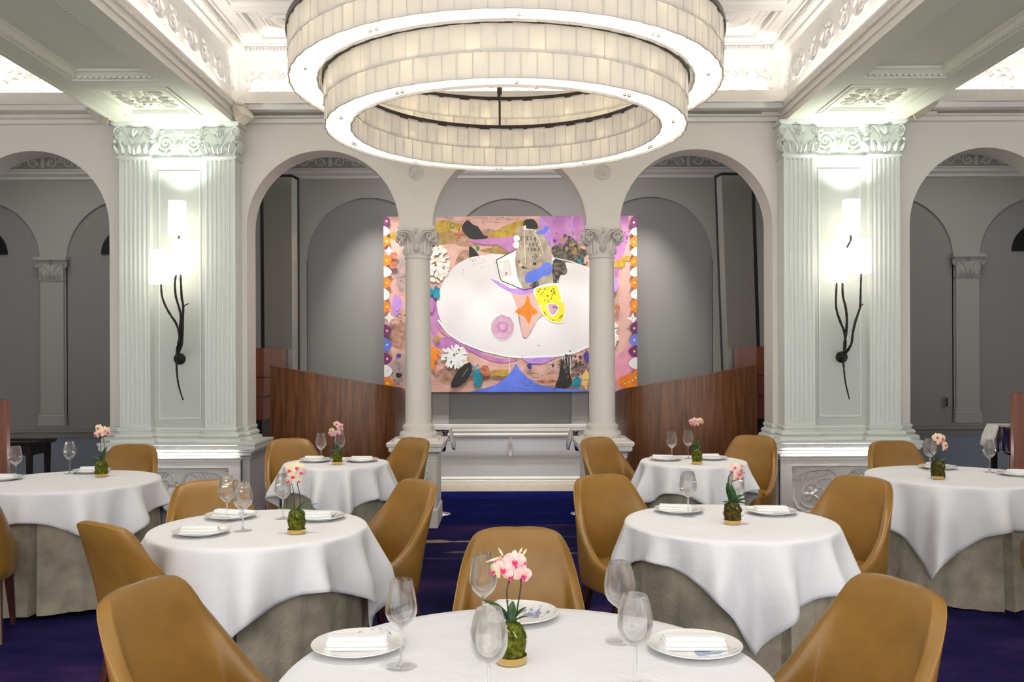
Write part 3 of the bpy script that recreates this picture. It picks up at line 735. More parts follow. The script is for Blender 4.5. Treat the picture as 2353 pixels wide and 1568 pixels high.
for Ro, Ri, z0, z1, no, ni, nm in rings:
    m = MB(); annulus(m, Ro-.028, Ro-.012, z1-.004, z1+.020); annulus(m, Ri+.010, Ri+.026, z1-.004, z1+.020)
    for k in range(24):
        a = TAU*k/24; m.tube([((Ri+.018)*math.cos(a),(Ri+.018)*math.sin(a),z1+.004),((Ro-.02)*math.cos(a),(Ro-.02)*math.sin(a),z1+.004)], .005, 6)
    annulus(m, Ri-.006, Ri+.012, z1-.014, z1+.020); annulus(m, Ro-.014, Ro+.020, z1-.008, z1+.030)
    m.build('ring_band', 'bronze', root, False)
    m = MB(); annulus(m, Ri+.008, Ro-.010, z0+.008, z0+.013, 120); m.build('bottom_diffuser', 'diffuser', root)
    m = MB()
    for k in range(10):
        for e in ((-.017,.017) if k % 2 == 0 else (0,)):
            a = TAU*k/10+.37+e; r = (Ri+Ro)/2
            if stud is None: m.lathe([(.0085,-.010),(.0095,-.008),(.0095,.01)], (0,0,0), 10); stud = m.build('stud', 'steel', root)
            else: stud = stud.copy(); C.objects.link(stud)
            stud.location = (r*math.cos(a), r*math.sin(a), z0)
    nb = 20 if nm == 'lower' else 24
    m = MB()
    for k in range(nb):
        a = TAU*(k+.5)/nb
        for r in (Ro-.042, Ri+.040): m.ball((r*math.cos(a), r*math.sin(a), z0+.15), .013, 8)
    m.build('bulbs', 'bulb', root)
    hh = (z1-z0)/2
    for tier in (0,1):
        for side, rr, n in (('o',Ro,no),('i',Ri,ni)):
            w = TAU*rr/n*1.06
            for k in range(n):
                a = TAU*(k+.5*tier)/n; sg = 1 if side == 'o' else -1
                off = .004*(k % 2)+ (.006 if tier else 0)
                r2 = rr+sg*(off-.002); z = z0+hh*tier-(.012 if tier else .004)
                tiles.append((nm, side, tier, a, r2, z, w, hh+.006, rnd.uniform(-.05,.05), rnd.uniform(-.012,.012)))
def front(t):
    d = CHY+t[4]*math.sin(t[3]); facing = (t[1] == 'o') == (math.sin(t[3]) < 0)
    return (0 if (t[0] == 'lower' and facing and t[1] == 'o') else 1 if (facing and t[0] == 'upper' and t[1] == 'o' and t[2] == 0) else 2, d)
tiles.sort(key=front)
st = MB()
for i, (nm, side, tier, a, r, z, w, h, tw, ti) in enumerate(tiles):
    mtx = Matrix.Translation((r*math.cos(a), r*math.sin(a), z)) @ Matrix.Rotation(a+PI/2+tw, 4, 'Z') @ Matrix.Rotation(ti, 4, 'X')
    if i < 100:
        o = bpy.data.objects.new('glass_tile', tile_mesh(w, h)); C.objects.link(o); o.parent = root; o.matrix_local = mtx
    else:
        for xa, xb, t_, za, zb, mi in ((-w/2,w/2,.0025,0,h,0),(w/2-.0015,w/2+.0008,.0034,0,h,1),(-w/2,w/2,.0034,-.0008,.0012,1)):
            vs = [mtx @ Vector(p) for p in [(xa,-t_,za),(xb,-t_,za),(xb,t_,za),(xa,t_,za),(xa,-t_,zb),(xb,-t_,zb),(xb,t_,zb),(xa,t_,zb)]]
            st.add(vs, [(0,3,2,1),(4,5,6,7),(0,1,5,4),(1,2,6,5),(2,3,7,6),(3,0,4,7)], mi)
o = st.build('glass_tiles', ['tile','tileedge'], root, False); o['kind'] = 'stuff'
m = MB()
for k in range(3):
    a = R(93+120*k); c, s_ = math.cos(a), math.sin(a)
    m.tube([(.995*c,.995*s_,.285),(.995*c,.995*s_,.585)], .008, 8)
    m.tube([(.985*c,.985*s_,.575),(1.20*c,1.20*s_,.575)], .010, 8)
    m.box(1.0*c-.018,1.0*c+.018,1.0*s_-.02,1.0*s_+.02,.545,.600)
    m.tube([(1.02*c,1.02*s_,.58),(1.02*c,1.02*s_,1.50)], .004, 8)
m.build('hanging_frame', 'bronze', root)

# ================================================================== sconces
def sconce(side, shades, branches, disc, tail, label):
    Y = 7.93
    root = empty('branch_sconce', (0,0,0), label=label, cat='wall lamp', group='branch sconces on the piers')
    for (xa, xb, yt, yb) in shades:
        c = P((xa+xb)/2, (yt+yb)/2, Y); hw = (xb-xa)/2/F*Y*.97; hh = (yb-yt)/2/F*Y
        m = MB(); m.lathe([(hw*1.03,-hh),(hw*.97,hh),(hw*.95,hh),(hw*1.01,-hh),(hw*1.03,-hh)][::1], (c.x,Y,c.z), 32)
        m.lathe([(hw*.98,-hh*.96),(.01,-hh*.96)], (c.x,Y,c.z), 32) if False else None
        o = m.build('lamp_shade', 'shade', root)
        m = MB(); m.ball((c.x,Y,c.z), .025, 12, sz=1.4); m.build('bulb', 'shade_bulb', o)
    for pts, r0, r1 in branches:
        q = [P(x,y,Y+(dy if len(p)>2 else 0)) if False else P(p[0],p[1],p[2] if len(p)>2 else Y) for p in pts for (x,y,dy) in ((0,0,0),)]
        # smooth
        k = len(q); dense = []
        for i in range(k-1):
            p0, p1, p2, p3 = q[max(i-1,0)], q[i], q[i+1], q[min(i+2,k-1)]
            for t in range(6):
                t /= 6; dense.append(.5*((2*p1)+(-p0+p2)*t+(2*p0-5*p1+4*p2-p3)*t*t+(-p0+3*p1-3*p2+p3)*t**3))
        dense.append(q[-1]); nn = len(dense)
        rr = random.Random(nn); rad = [(r0+(r1-r0)*i/(nn-1))*(1+rr.uniform(-.14,.14)) for i in range(nn)]
        m = MB(); m.tube(dense, rad, 9); m.build('branch', 'iron', root)
    c = P(disc[0], disc[1], 8.1); m = MB()
    rows = [[(c.x+r*math.cos(TAU*j/32), 8.12-y, c.z+r*math.sin(TAU*j/32)) for j in range(32)] for r, y in ((.052,0),(.052,.018),(.045,.026),(.036,.028),(.034,.034),(.015,.042),(.002,.044))]
    m.grid(rows, True, cap1=True); m.build('back_plate', 'iron', root)
M['shade_bulb'] = emit('sconce bulb', (1,.97,.80), 1.5)
sconce('left', [(387,428,463,541),(393,436,552,631),(344,388,576,653)],
  [([(370,650),(372,678),(379,700),(392,724),(404,742),(412,765),(413,790),(409,812,8.05)],.0085,.012),
   ([(405,632),(402,650),(404,680),(411,705),(416,728),(414,752),(413,775),(408,800),(406,826,8.06)],.0095,.012),
   ([(415,630),(416,655),(418,685),(421,705),(420,740),(419,775),(417,795),(411,808),(407,826,8.06)],.0095,.013),
   ([(421,708),(425,702),(434,698)],.007,.004),
   ([(411,556),(411,541)],.008,.008),
   ([(407,824,8.06),(406,845),(408,870),(413,895),(421,920)],.010,.006)],
  (412,825), None, 'black branch sconce with three glowing white shades on the left pier')
sconce('right', [(1935,1977,460,541),(1958,2001,549,629),(1903,1946,570,650)],
  [([(1923,648),(1921,690),(1923,715),(1932,742),(1940,762),(1943,790),(1940,808,8.05)],.0085,.012),
   ([(1936,650),(1937,680),(1943,705),(1946,730),(1945,760),(1941,790),(1940,812),(1941,826,8.06)],.0095,.013),
   ([(1979,626),(1978,660),(1977,700),(1974,715),(1966,738),(1960,765),(1957,788),(1950,802),(1941,815,8.05)],.0085,.012),
   ([(1977,705),(1981,701),(1984,699)],.006,.004),
   ([(1955,540),(1955,552),(1950,562),(1945,571)],.009,.007),
   ([(1937,822,8.06),(1939,845),(1943,880),(1952,918)],.010,.006)],
  (1935,821), None, 'black branch sconce with three glowing white shades on the right pier')

# ================================================================== speakers on the beams
def speaker(pts_back, pts_front, label, ang):
    m = MB(); m.add(pts_back+pts_front, [(0,1,2,3),(7,6,5,4),(0,4,5,1),(1,5,6,2),(2,6,7,3),(3,7,4,0)])
    o = m.build('wall_speaker', 'beige', None, False); mod(o, 'BEVEL', width=.012, segments=3); tag(o, label, 'loudspeaker', 'beige corner loudspeakers')
    c = sum((Vector(p) for p in pts_front), Vector())/4
    g = MB(); n = (Vector(pts_front[1])-Vector(pts_front[0])).cross(Vector(pts_front[3])-Vector(pts_front[0])).normalized()
    if n.y > 0: n = -n
    g.add([tuple(c+(Vector(p)-c)*.84+n*.004) for p in pts_front]+[tuple(c+(Vector(p)-c)*.84-n*.004) for p in pts_front], [(0,1,2,3),(4,5,6,7),(0,1,5,4),(1,2,6,5),(2,3,7,6),(3,0,4,7)])
    g.build('speaker_grille', 'grille', o, False)
    return o
def PT(x,y,D): return tuple(P(x,y,D))
o = speaker([PT(528,232,8.0),PT(556,232,8.1),PT(583,262,8.1),PT(552,270,8.0)],
        [PT(540,276,7.85),PT(562,262,7.8),PT(585,272,7.85),PT(562,290,7.9)], 'beige corner loudspeaker hanging over the right edge of the left pier capital', 0)
m = MB(); m.tube([PT(537,235,7.95),PT(560,240,8.0),PT(566,252,8.0)], .012, 8); m.tube([PT(545,232,8.0),PT(552,222,8.0),PT(558,219,8.0),PT(562,226,8.0),PT(562,240,8.05)], .003, 6); m.build('mount_bracket', 'beige', o)
speaker([PT(193,250,8.0),PT(200,243,8.1),PT(236,262,8.1),PT(228,278,8.0)],
        [PT(222,282,7.9),PT(230,260,7.85),PT(253,268,7.85),PT(247,291,7.9)], 'beige corner loudspeaker hanging left of the left pier capital', 0)
speaker([PT(2158,236,8.0),PT(2150,228,8.1),PT(2115,246,8.1),PT(2124,260,8.0)],
        [PT(2128,266,7.9),PT(2119,246,7.85),PT(2093,254,7.85),PT(2103,279,7.9)], 'beige corner loudspeaker hanging right of the right pier capital', 0)

# ================================================================== behind the arcade: screens, mirrors, rail, painting
def screen(side, pts, label):
    """curved wooden balustrade: (photo x, photo y of its top, depth)"""
    q = [P(*p) for p in pts]; k = len(q); d = []
    for i in range(k-1):
        p0, p1, p2, p3 = q[max(i-1,0)], q[i], q[i+1], q[min(i+2,k-1)]
        for t in range(6):
            t /= 6; d.append(.5*((2*p1)+(-p0+p2)*t+(2*p0-5*p1+4*p2-p3)*t*t+(-p0+3*p1-3*p2+p3)*t**3))
    d.append(q[-1]); n = len(d); rows = []
    for i in range(n):
        t = d[min(i+1,n-1)]-d[max(i-1,0)]; t.z = 0; t.normalize(); nn = Vector((t.y,-t.x,0));
        if nn.y > 0: nn = -nn
        if i and nn.dot(prev) < 0: nn = -nn
        prev = nn; a = d[i]; b = a-nn*.045
        rows.append([(a.x,a.y,0),(a.x,a.y,a.z),(b.x,b.y,a.z),(b.x,b.y,0)])
    m = MB(); m.grid(rows, cap0=True, cap1=True); o = m.build('curved_screen', 'walnut', None, auto=50); tag(o, label, 'wooden screen', 'curved walnut screens')
    m = MB()
    for i in [j for j in range(n) if j in (n//3, n-8)]:
        a = d[i]; m.box(a.x-.0015, a.x+.0015, a.y-.0015, a.y+.001, 0, a.z)
    m.build('panel_seam', 'black', o, False)
    m = MB(); m.grid([[(r[1][0],r[1][1]-.001,r[1][2]-.004),(r[1][0],r[1][1]-.001,r[1][2]+.004),(r[2][0],r[2][1]+.001,r[2][2]+.004),(r[2][0],r[2][1]+.001,r[2][2]-.004)] for r in rows]); m.build('top_edging', 'edge', o, auto=50)
screen('left', [(621,840,9.05),(700,855,8.93),(763,866,8.87),(815,875,8.85),(870,884,8.90),(905,889,9.05),(925,893,9.3),(933,897,9.7)], 'curved walnut screen left of the painting, rising toward the left pier')
screen('right', [(1740,838,9.05),(1670,852,8.93),(1600,866,8.87),(1530,878,8.85),(1470,888,8.90),(1440,893,9.05),(1422,898,9.3),(1413,902,9.7)], 'curved walnut screen right of the painting, rising toward the right pier')
for s, side in ((-1,'left'),(1,'right')):
    r = empty('wood_cladding', (s*2.60, 9.15, 0), label=f'reddish wood clad stair wall beside the {side} pier', cat='wall cladding', group='reddish stair side cladding')
    for z0, z1, x0, x1, dy in ((1.36,1.66,-.08,.075,0),(1.16,1.353,-.08,.075,.0),(.92,1.153,-.075,.06,.02),(.0,.57,-.08,.10,.0)):
        m = MB(); xa, xb = (x0, x1) if s < 0 else (-x1, -x0); m.box(xa, xb, dy, .9, z0, z1); m.build('panel', 'walnut2', r, False)
    m = MB(); m.box(-.07, .045, .03, .85, .0, 1.6); m.build('frame', 'black', r, False)
# tall mirrors on canted posts
def mirror(xa0, xa1, xb0, xb1, xc0, xc1, yt, yb, D, s, label):
    """edge between glass bevel and face etc. given at top/bottom"""
    r = empty('tall_mirror', tuple(P((xa0+xb0)/2, yb, D)), label=label, cat='mirror', group='tall grey mirrors')
    o0 = r.location.copy()
    def q(x,y,d): return tuple(P(x,y,d)-o0)
    def slab(name, mt, x0t, x1t, x0b, x1b, d0, d1, dd, top=yt):
        m = MB(); a = [q(x0b,yb,d0),q(x1b,yb,d1),q(x1t,top,d1),q(x0t,top,d0)]; b = [(p[0],p[1]+dd,p[2]) for p in a]
        m.add(a+b, [(0,1,2,3),(7,6,5,4),(0,4,5,1),(1,5,6,2),(2,6,7,3),(3,7,4,0)]); m.build(name, mt, r, False)
    slab('glass', 'mirror', xa0, xb0, xa1, xb1, D, D, .03)
    slab('bevel', 'bevelg', xb0, xc0, xb1, xc1, D, D+.10, .03)
    e = 8*s
    slab('frame', 'black', xa0-e, xa0, xa1-e, xa1, D+.02, D, .04) if s > 0 else slab('frame', 'black', xa0, xa0-e, xa1, xa1-e, D, D+.02, .04)
    slab('frame', 'black', xc0, xc0+3*s, xc1, xc1+3*s, D+.10, D+.12, .04)
    m = MB(); a = [q(xa0-e,yt,D),q(xb0,yt,D),q(xb0,yt-6,D),q(xa0-e,yt-6,D)]; b = [(p[0],p[1]+.04,p[2]) for p in a]
    m.add(a+b, [(0,1,2,3),(7,6,5,4),(0,4,5,1),(1,5,6,2),(2,6,7,3),(3,7,4,0)])
    a = [q(xb0,yt,D),q(xc0+2*s,yt,D+.10),q(xc0+2*s,yt-6,D+.10),q(xb0,yt-6,D)]; a = [q(xb0,yt,D),q(xc0+3*s,yt+7,D+.10),q(xc0+3*s,yt+1,D+.10),q(xb0,yt-6,D)]; b = [(p[0],p[1]+.04,p[2]) for p in a]
    m.add(a+b, [(0,1,2,3),(7,6,5,4),(0,4,5,1),(1,5,6,2),(2,6,7,3),(3,7,4,0)])
    m.build('top_rail', 'black', r, False)
mirror(605,609,670,672,683,685,407,900,10.1,1,'tall grey mirror in a black frame, seen through the left big arch')
mirror(1726,1742,1658,1676,1646,1664,403,900,10.1,-1,'tall leaning grey mirror in a black frame, seen through the right big arch')

# handrail
r = empty('handrail', (0, 10.80, .62), label='white wall handrail on a single bracket below the painting', cat='handrail')
m = MB(); m.tube([(-1.25,0,0),(1.25,0,0)], .018, 12); m.build('rail', 'trim', r)
m = MB(); m.box(-.012,.012,-.005,.07,-.03,-.015); m.box(-.018,.018,.062,.07,-.26,-.02); m.tube([(0,.06,-.16),(0,0,-.03)], .008, 8); m.build('bracket', 'trim', r, False)

# downlight, spotlight, switch, grilles
m = MB(); m.lathe([(.045,0),(.05,.008),(.036,.012),(.034,.004),(.0001,.004)][::-1], (0,0,0), 20); p = P(155,377,9.7)
o = m.build('downlight', 'down', None, loc=(p.x, 9.7, 4.086)); tag(o, 'small lit ceiling downlight seen through the far left arch', 'ceiling light')
p = P(2190,370,8.9); o = empty('track_spotlight', (p.x,8.9,4.10), label='small black ceiling spotlight seen through the far right arch', cat='spotlight')
m = MB(); m.tube([(0,0,0),(0,0,-.05)], .01, 8); m.tube([(-.03,-.05,-.10),(.02,.05,-.05)], .035, 14); m.build('spot_head', 'black', o)
p = P(2175,925,10.87); o = empty('wall_switch', (p.x, 10.868, p.z), label='dark upright wall switch plate in the far right niche', cat='switch')
m = MB(); m.box(-.022,.022,0,.010,-.065,.065); m.build('switch_plate', 'dsteel', o, False)
m = MB(); m.box(-.010,.010,-.004,.002,-.045,-.005); m.box(-.010,.010,-.004,.002,.005,.045); m.build('rocker', 'black', o, False)
for x in (-6.49,-4.67,6.49):
    o = empty('lunette_grille', (x, 10.945, 2.84), label={-6.49:'black half-round fan grille at the far left frame edge',-4.67:'black half-round fan grille against the far left arch edge',6.49:'black half-round fan grille in the far right niche'}[x], cat='wall grille', group='half-round wall grilles')
    m = MB(); pts = [(.335*math.cos(PI*i/24), .335*math.sin(PI*i/24)) for i in range(25)]; m.prism(pts, -.02, 0); m.build('fan_panel', 'black', o, False)
    m = MB()
    for i in range(1,16): a = PI*i/16; m.tube([(.05*math.cos(a),-.022,.05*math.sin(a)),(.325*math.cos(a),-.022,.325*math.sin(a))], .0035, 6)
    m.build('ribs', 'dsteel', o)

# champagne buckets
def bucket(x, y, top, h, r, label, nap, body=True):
    o = empty('champagne_bucket', (x,y,0), label=label, cat='wine bucket', group='steel wine buckets on stands')
    m = MB(); z = top-h
    m.lathe([(r*.70,z),(r*.78,z+.01),(r*.92,top-.03),(r,top-.012),(r*1.06,top-.006),(r*1.06,top),(r*.98,top),(r*.90,top-.03),(r*.74,z+.02),(.001,z+.02)], n=36); m.build('bucket', 'steel', o)
    m = MB(); m.lathe([(r*1.15,0),(r*1.17,.006),(r*1.1,.012),(r*.5,.022),(.025,.05),(.012,.09),(.012,z-.03),(.03,z-.015),(r*.72,z-.004),(r*.72,z+.002)], n=36); m.build('stand', 'steel', o)
    for d in (-1,1):
        m = MB(); m.tube([(d*r*.95,0,top-.06),(d*(r+.03),0,top-.05),(d*(r+.03),0,top-.09),(d*r*.9,0,top-.10)], .006, 8); m.build('handle', 'steel', o)
    c = MB(); sgn = nap
    rows = []
    for i, (dx, dz) in enumerate(((-r*.9,.008),(-.02,.012),(r*.6,.012),(r*1.08,.010),(r*1.18,-.03),(r*1.28,-.09),(r*1.42,-.17))):
        rows.append([(x+sgn*(dx+.012*math.sin(j*1.9+i)*(i>3)), y-.09+.18*j/8+.01*i, top+dz-(.03*math.sin(j/8*PI) if i > 3 else 0)) for j in range(9)])
    c.grid(rows); k = c.build('folded_napkin', 'napkin', None); mod(k, 'SOLIDIFY', thickness=.012); return k
k = bucket(-.715, 8.83, .832, .20, .105, 'steel wine bucket on a round-footed stand behind the left grey column', 1); tag(k, 'white napkin draped over the bucket behind the left grey column', 'napkin', 'napkins on the wine buckets')
k = bucket(.715, 8.83, .832, .20, .105, 'steel wine bucket on a round-footed stand behind the right grey column', -1); tag(k, 'white napkin draped over the bucket behind the right grey column', 'napkin', 'napkins on the wine buckets')
k = bucket(4.26, 7.62, .955, .22, .115, 'steel wine bucket at the far right, beside the wooden partition', -1); tag(k, 'pale napkin over the wine bucket at the far right', 'napkin', 'napkins on the wine buckets')
# wooden partitions and the dark side table
for s, lab in ((-1,'walnut partition edge at the far left frame edge'),(1,'walnut partition edge at the far right frame edge')):
    m = MB(); xa, xb = sorted((s*3.955, s*5.0)); m.box(xa, xb, 7.0, 7.06, 0, 1.235 if s < 0 else 1.26); o = m.build('wooden_partition', 'walnut2', None, False); mod(o, 'BEVEL', width=.008, segments=3)
    tag(o, lab, 'partition', 'walnut partitions')
o = empty('side_table', (-5.0,9.0,0), label='dark stained side table with tapered legs behind the far left table', cat='side table')
m = MB(); m.box(-.42,.30,-.22,.22,.70,.715); m.grid([[(x,y,z) for x,y in ((-.42,-.22),(.30,-.22),(.30,.22),(-.42,.22))] for z in (.70,)]+[[(x*1.06,y*1.06,.735) for x,y in ((-.42,-.22),(.30,-.22),(.30,.22),(-.42,.22))]], True); m.build('tray_top', 'blackw', o, False)
m = MB(); m.box(-.38,.26,-.19,.19,.60,.70); m.build('apron', 'blackw', o, False)
for x in (-.36,.24):
    for y in (-.17,.17):
        m = MB(); m.grid([[(x+dx*w,y+dy*w,z) for dx,dy in ((-1,-1),(1,-1),(1,1),(-1,1))] for w,z in ((.015,0),(.026,.70))], True, cap0=True, cap1=True); m.build('leg', 'blackw', o, False)
o = empty('bucket_table', (4.75,7.9,0), label='dark stand behind the wine bucket at the far right', cat='side table')
m = MB(); m.box(-.42,.42,-.2,.2,.70,.73); m.build('table_top', 'blackw', o, False)
for x in (-.38,.38):
    for y in (-.16,.16):
        m = MB(); m.box(x-.02,x+.02,y-.02,y+.02,0,.70); m.build('leg', 'blackw', o, False)
# ================================================================== the painting
DP = 10.78
pm = {}
def pc(name, c, **k):
    if name not in pm: pm[name] = len(plist); plist.append(mat('paint '+name, c, .55, **k))
    return pm[name]
plist = []
pc('ground', (.60,.34,.26), col2=(.80,.47,.40), vscale=5, ramp=(.35,.62), detail=9)
pc('white', (.80,.76,.74)); pc('white2', (.88,.87,.86)); pc('orange', (.90,.24,.012), var=.15, vscale=12); pc('purple', (.17,.03,.16), var=.2, vscale=12)
pc('blue', (.13,.21,.80), var=.12, vscale=6); pc('yellow', (.88,.76,.02)); pc('gold', (.85,.60,.16)); pc('black', (.022,.018,.016)); pc('ochre', (.42,.24,.03), col2=(.58,.40,.04), vscale=14, detail=8)
pc('olive', (.28,.17,.05), col2=(.46,.28,.10), vscale=14, detail=8); pc('mauve', (.45,.16,.42), col2=(.60,.26,.50), vscale=6, detail=7); pc('lilac', (.47,.24,.68), col2=(.60,.33,.72), vscale=8)
pc('teal', (.0,.18,.30), col2=(.01,.30,.38), vscale=18); pc('rust', (.45,.10,.04), col2=(.58,.24,.14), vscale=20); pc('pink', (.78,.32,.42), var=.12, vscale=6)
pc('dark', (.045,.035,.03), col2=(.20,.16,.11), vscale=22, detail=9, ramp=(.42,.6)); pc('tan', (.36,.28,.21), col2=(.56,.47,.36), vscale=9, detail=8); pc('cream', (.86,.76,.52)); pc('areola', (.66,.40,.50), var=.12, vscale=14)
pc('skin', (.74,.44,.38)); pc('navy', (.07,.05,.30)); pc('grey', (.30,.26,.27), col2=(.55,.36,.33), vscale=8, detail=8); pc('brown', (.30,.15,.08), col2=(.58,.33,.25), vscale=16, detail=9); pc('green', (.05,.24,.07))
PA, PB = P(883,496,DP), P(1463,901,DP)
x0p, x1p, z0p, z1p = PA.x, PB.x, (HY-901)/F*DP+H, (HY-497)/F*DP+H
def W(x, y):
    return (max(x0p, min(x1p, (x-CX)/F*DP)), max(z0p, min(z1p, H+(HY-y)/F*DP)))
pt = empty('painting', ((x0p+x1p)/2, DP, (z0p+z1p)/2), label='large unframed abstract painting with a white kidney shape and dotted side borders', cat='painting')
oc = pt.location.copy()
m = MB(); m.box(x0p-oc.x, x1p-oc.x, 0, .06, z0p-oc.z, z1p-oc.z); m.build('canvas', [plist[0]], pt, False)
lay = [0]
pm_b = MB()
def poly(mt, pts, smooth=True):
    lay[0] += 1; y = -.00005*lay[0]-.0005
    if smooth and len(pts) > 3:
        k = len(pts); q = []
        for i in range(k):
            p0, p1, p2, p3 = pts[i-1], pts[i], pts[(i+1)%k], pts[(i+2)%k]
            for t in (0,.25,.5,.75):
                q.append(tuple(.5*((2*p1[a])+(-p0[a]+p2[a])*t+(2*p0[a]-5*p1[a]+4*p2[a]-p3[a])*t*t+(-p0[a]+3*p1[a]-3*p2[a]+p3[a])*t**3) for a in (0,1)))
        pts = q
    w = [W(*p) for p in pts]; vs = [(a-oc.x, y, b_-oc.z) for a, b_ in w]; n = len(vs)
    pm_b.add(vs, [tuple(range(n))], pm[mt])
def ell(mt, cx, cy, rx, ry, n=18, jit=0, seed=0):
    rr = random.Random(seed+int(cx*7+cy)); poly(mt, [(cx+rx*(1+rr.uniform(-jit,jit))*math.cos(TAU*i/n), cy+ry*(1+rr.uniform(-jit,jit))*math.sin(TAU*i/n)) for i in range(n)], jit > 0)
def stroke(mt, pts, w):
    for (a, b_) in zip(pts, pts[1:]):
        dx, dy = b_[0]-a[0], b_[1]-a[1]; l = math.hypot(dx,dy) or 1; nx, ny = -dy/l*w/2, dx/l*w/2
        poly(mt, [(a[0]+nx,a[1]+ny),(b_[0]+nx,b_[1]+ny),(b_[0]-nx,b_[1]-ny),(a[0]-nx,a[1]-ny)], False)
def splat(mt, cx, cy, r, n, seed, s0=.6, s1=2.4):
    rr = random.Random(seed)
    for _ in range(n): ell(mt, cx+rr.gauss(0,r), cy+rr.gauss(0,r*.8), rr.uniform(s0,s1), rr.uniform(s0,s1), 7, .3, _)
# broad fields
ell('olive', 1010, 545, 85, 16, 16, .25); ell('brown', 1110, 548, 70, 22, 14, .3); ell('ochre', 1020, 521, 48, 12, 12, .3); ell('ochre', 912, 542, 20, 9, 10, .3)
ell('olive', 1165, 575, 55, 10, 12, .3); ell('grey', 925, 620, 16, 40, 12, .3); ell('brown', 1070, 640, 40, 60, 12, .3); ell('brown', 915, 770, 24, 30, 12, .3)
ell('grey', 920, 850, 26, 34, 12, .3); ell('mauve', 1000, 720, 16, 50, 12, .2); ell('brown', 1060, 860, 60, 22, 12, .3); ell('lilac', 912, 700, 12, 22, 10, .3)
ell('mauve', 1090, 790, 100, 20, 12, .1); ell('skin', 1440, 700, 20, 80, 10, .2)
poly('ochre', [(1125,540),(1150,525),(1180,512),(1205,507),(1207,525),(1190,540),(1160,545),(1130,548)])
poly('mauve', [(1242,496),(1350,496),(1350,555),(1330,560),(1300,565),(1278,570),(1262,560),(1250,530)], False)
ell('mauve', 1275, 530, 36, 38, 18, .05); poly('lilac', [(1242,500),(1262,520),(1272,566),(1258,552),(1246,530)]); ell('lilac', 1338, 520, 28, 44, 18, .05); ell('mauve', 1342, 518, 24, 40, 18, .05)
poly('mauve', [(1425,496),(1445,496),(1447,540),(1430,600),(1412,660),(1412,500)], False); poly('pink', [(1463,770),(1463,901),(1412,901),(1412,822),(1440,800)], False)
ell('dark', 1312, 590, 44, 34, 16, .35); splat('dark', 1310, 585, 26, 50, 3, 1, 5); splat('olive', 1318, 570, 20, 16, 5, 2, 6); ell('teal', 1332, 601, 6, 6, 9, .3)
poly('mauve', [(1170,552),(1184,538),(1184,585),(1172,580),(1140,560)], False); poly('mauve', [(1080,553),(1120,549),(1184,545),(1184,560),(1130,562),(1100,560)])
ell('ochre', 1425, 607, 16, 9, 10, .4); ell('ochre', 1438, 596, 12, 8, 10, .4); ell('ochre', 1416, 612, 10, 5, 8, .4)
# black leaves
poly('black', [(1063,520),(1075,506),(1088,516),(1100,522),(1112,540),(1121,543),(1118,548),(1085,549),(1073,541),(1064,530)])
poly('black', [(1079,567),(1090,572),(1100,585),(1107,600),(1083,598)]); poly('green', [(1096,565),(1103,568),(1101,576),(1095,572)]); ell('green', 1041, 517, 5, 7, 10, .1); ell('ochre', 1041, 517, 3, 4.5, 10, .1)
stroke('rust', [(1056,524),(1055,547)], 5); stroke('rust', [(1044,535),(1068,537)], 6)
# shadow of the white shape, the white shape itself
poly('mauve', [(1003,730),(1020,765),(1060,790),(1110,812),(1150,824),(1190,826),(1160,834),(1130,830),(1090,812),(1050,788),(1012,762)])
poly('lilac', [(1205,824),(1275,822),(1255,833),(1235,838),(1215,834)])
poly('white', [(1005,710),(1007,680),(1020,645),(1042,615),(1075,594),(1120,585),(1150,584),(1200,590),(1270,592),(1310,600),(1345,612),(1380,640),(1395,700),(1388,750),(1365,790),(1330,810),(1290,820),(1240,822),(1190,824),(1140,815),(1090,798),(1050,780),(1022,755)])
stroke('white2', [(1007,735),(1030,766),(1060,786),(1110,806),(1160,818),(1200,821),(1270,819),(1320,810),(1350,797)], 4.5)
poly('dark', [(1272,600),(1300,592),(1330,604),(1346,612),(1318,606),(1300,604),(1304,622),(1300,632),(1288,634),(1275,655),(1270,640)])
stroke('white2', [(1281,595),(1310,601),(1340,612),(1354,622)], 2.2)
poly('grey', [(1188,672),(1225,660),(1235,690),(1252,720),(1235,738),(1220,765),(1211,778),(1203,778),(1197,760),(1190,720)]); poly('skin', [(1178,668),(1228,660),(1238,690),(1253,716),(1238,732),(1222,756),(1212,774),(1205,775),(1199,762),(1193,722),(1182,690)])
poly('lilac', [(1128,640),(1160,655),(1180,664),(1232,660),(1228,672),(1195,678),(1165,668),(1145,656)])
# paper, jacket shape
poly('white2', [(1141,600),(1186,575),(1187,602),(1200,664),(1180,662),(1154,648)], False); stroke('black', [(1185,575),(1141,598),(1150,640),(1154,646),(1204,667),(1282,650),(1287,632)], 2)
poly('tan', [(1188,524),(1205,520),(1240,530),(1268,565),(1269,652),(1240,660),(1202,662),(1190,640),(1184,600),(1190,560)], False)
poly('cream', [(1204,527),(1220,522),(1232,535),(1234,536),(1230,529),(1212,534)]); poly('tan', [(1186,600),(1192,560),(1203,532),(1224,530),(1238,548),(1248,580),(1252,612),(1245,632),(1215,640),(1192,640)])
stroke('cream', [(1206,535),(1207,575),(1208,605)], 1.4); stroke('cream', [(1225,530),(1242,556),(1249,585)], 1.4)
poly('dark', [(1218,655),(1236,646),(1237,660),(1222,661)]); poly('dark', [(1198,610),(1215,618),(1200,618)]); poly('dark', [(1215,508),(1230,505)], False) if False else None
poly('black', [(1205,508),(1218,504),(1230,507),(1237,525),(1209,525)])
poly('white2', [(1205,520),(1209,518),(1210,525),(1203,525)], False)
poly('white', [(1157,600),(1171,598),(1178,632),(1155,636)], False)
